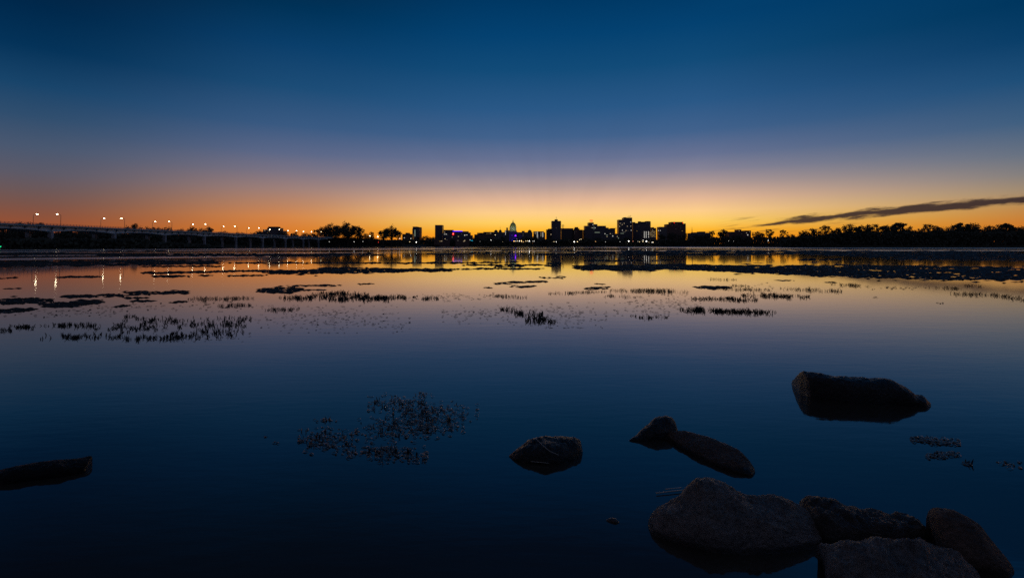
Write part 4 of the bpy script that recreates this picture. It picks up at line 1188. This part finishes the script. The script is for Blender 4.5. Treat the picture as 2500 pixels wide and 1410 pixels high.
stems('broad ragged field of dark weed stems at left', [(95, 300, 822, 822, 6), (90, 220, 793, 795, 4), (140, 310, 797, 793, 5), (230, 440, 806, 797, 9), (300, 490, 786, 778, 8), (260, 470, 828, 826, 6), (400, 600, 824, 808, 10),
       (430, 620, 795, 776, 10), (480, 600, 800, 790, 14), (290, 340, 773, 772, 2)], 620, 0.13, 1, leafy=3, width=0.008)
stems('small dense stem tuft at the left picture edge', [(-15, 28, 806, 804, 6), (25, 82, 798, 798, 4)], 70, 0.13, 2, leafy=3, width=0.008)
stems('narrow stem strip above the left stem field', [(455, 540, 731, 729, 3), (520, 625, 731, 727, 2)], 130, 0.17, 3)
stems('short stem strip right above the left stem field', [(530, 620, 748, 744, 2.5)], 60, 0.14, 4)
stems('little trailing stem row right of the left stem field', [(640, 730, 758, 755, 3)], 60, 0.14, 5)
stems('densest dark stem patch left of centre', [(680, 800, 728, 727, 4), (760, 900, 722, 722, 6), (800, 960, 731, 728, 6), (860, 1018, 727, 726, 4), (780, 870, 716, 715, 3), (1030, 1070, 728, 729, 2)], 620, 0.19, 6, width=0.010)
stems('sparse stem row below the split weed mat', [(1188, 1285, 722, 726, 3)], 70, 0.15, 7)
stems('tall isolated stem clump below the dome', [(1220, 1260, 755, 757, 3), (1250, 1325, 764, 770, 10), (1280, 1362, 784, 785, 4), (1300, 1335, 772, 778, 8)], 150, 0.2, 8, leafy=2, width=0.009)
stems('thin stem row joining the small pointed mat', [(1340, 1480, 717, 712, 2.5)], 110, 0.15, 9)
stems('even comb of stems right of the pointed mat', [(1490, 1680, 709, 713, 3.5), (1560, 1640, 710, 711, 3)], 240, 0.22, 10)
stems('broken stem row under the even comb', [(1465, 1565, 722, 725, 2.5)], 50, 0.13, 11)
stems('few bent stems alone on open water at centre right', [(1534, 1552, 770, 771, 2), (1555, 1605, 774, 777, 2.5), (1600, 1630, 774, 775, 2)], 40, 0.12, 12, leafy=2, width=0.008)
stems('thick bar of stems lowest at right of centre', [(1660, 1760, 757, 758, 5), (1740, 1895, 760, 763, 4.5)], 330, 0.17, 13, width=0.009)
stems('slanting stem strip above the thick bar', [(1688, 1740, 729, 731, 2), (1725, 1850, 728, 733, 4.5), (1810, 1978, 720, 726, 5)], 330, 0.18, 14, width=0.009)
stems('dense tuft of stems beside the right weed mat', [(1745, 1890, 704, 709, 3), (1780, 1830, 697, 699, 2)], 150, 0.16, 15)
stems('sparse high stem strip at right', [(1905, 2060, 705, 711, 3.5), (2020, 2135, 693, 700, 3)], 170, 0.2, 16)
stems('low stem line near the right picture edge', [(2270, 2350, 702, 705, 2), (2320, 2460, 717, 722, 3), (2440, 2500, 722, 732, 3), (2350, 2395, 697, 699, 1.5)], 170, 0.2, 17)
stems('tiny stem row just below the right weed bed', [(1728, 1797, 681.5, 683, 1.2)], 45, 0.2, 18)
# near water plants with floating leaves
def floating(q, r, px, py, s, tilt=0.25, flat=1.0):
    p = ground(px, py, 0.004)
    a = r.uniform(-0.7, 0.7) + (math.pi if r.random() < 0.5 else 0)
    l, w = s * r.uniform(0.7, 1.5), s * r.uniform(0.17, 0.32)
    u = Vector((math.cos(a), math.sin(a), 0))
    v = Vector((-u.y, u.x, 0))
    n = 5
    vs, fs = [], []
    arch = r.uniform(0.1, 0.35) * l * flat
    for k_ in range(n):
        t = k_ / (n - 1)
        ww = w * math.sin(math.pi * (0.08 + 0.84 * t))
        c0 = p + u * l * (t - 0.5) + Vector((0, 0, arch * math.sin(math.pi * t) - 0.003))
        tz = r.uniform(-tilt, tilt) * ww
        vs += [c0 - v * ww + Vector((0, 0, -tz)), c0 + Vector((0, 0, ww * 0.4 * flat)), c0 + v * ww + Vector((0, 0, tz))]
    for k_ in range(n - 1):
        b0 = k_ * 3
        fs += [(b0, b0 + 3, b0 + 4, b0 + 1), (b0 + 1, b0 + 4, b0 + 5, b0 + 2)]
    q.add(vs, fs)
def near_patch(label, boxes, n_st, n_leaf, hgt, seed):
    o = stems(label, boxes, n_st * 0.75, hgt * 1.25, seed, 0.4, 'near water plants', 3, 0.005, LEAFW, 'pondweed_patch')
    r = random.Random(700 + seed)
    q = MB()
    for (x0, x1, ya, yb, spread) in boxes:
        for _ in range(max(2, int(1.7 * n_leaf * abs(x1 - x0) * spread / sum(abs(b_[1] - b_[0]) * b_[4] for b_ in boxes)))):
            t = min(1, max(0, r.gauss(0.5, 0.28)))
            px = x0 + (x1 - x0) * t
            py = ya + (yb - ya) * t + max(-1.1, min(1.1, r.gauss(0, 0.5))) * spread
            floating(q, r, px, py, 0.038)
    q.build('floating_leaf_mass', LEAFG, o, True)['kind'] = 'stuff'
    return o
near_patch('near leafy pondweed patch spreading over dark water left of centre', [(1010, 1060, 965, 965, 10), (900, 1165, 985, 1005, 22), (960, 1130, 1010, 1030, 32), (870, 1100, 1050, 1045, 30), (730, 860, 1075, 1075, 30), (760, 830, 1028, 1024, 6),
            (850, 1040, 1100, 1110, 22), (940, 1010, 975, 990, 14)], 190, 620, 0.075, 31)
near_patch('small oval pondweed raft under the large flat black rock', [(2226, 2340, 1072, 1080, 9), (2265, 2340, 1112, 1108, 7)], 34, 190, 0.035, 32)
near_patch('two crossed pondweed sprigs at the right', [(2352, 2374, 1130, 1134, 3)], 7, 6, 0.08, 33)
near_patch('few scattered leaf scraps at the right picture edge', [(2435, 2500, 1130, 1140, 7), (2470, 2500, 1126, 1128, 3)], 2, 10, 0.015, 34)
near_patch('lone pair of floating leaves left of the near pondweed', [(645, 652, 1065, 1066, 1), (670, 680, 1080, 1081, 1)], 0, 2, 0.01, 35)
# scattered flecks of leaf on the middle water
q = MB()
r = random.Random(77)
for (x0, x1, ya, yb, n) in [(610, 1000, 745, 812, 260), (980, 1230, 715, 735, 90), (1080, 1260, 745, 790, 110), (1255, 1480, 738, 800, 190), (1500, 1710, 722, 770, 170), (2130, 2260, 699, 706, 30), (0, 330, 755, 775, 60),
                            (470, 640, 735, 760, 50), (930, 1000, 788, 812, 14), (2130, 2145, 724, 727, 5), (2280, 2310, 739, 742, 5), (180, 480, 740, 760, 60), (1820, 1900, 690, 712, 20), (350, 610, 800, 835, 60)]:
    for _ in range(n):
        px, py = min(x1, max(x0, r.gauss((x0 + x1) / 2, (x1 - x0) * 0.26))), min(yb, max(ya, r.gauss((ya + yb) / 2, (yb - ya) * 0.27)))
        floating(q, r, px, py, 0.065 * ground(px, py).y / 14, 0.1, 0.6)
tag(q.build('floating_leaves', WEED, None, True), 'scattered flecks of leaf on the middle water', None, None, 'stuff')
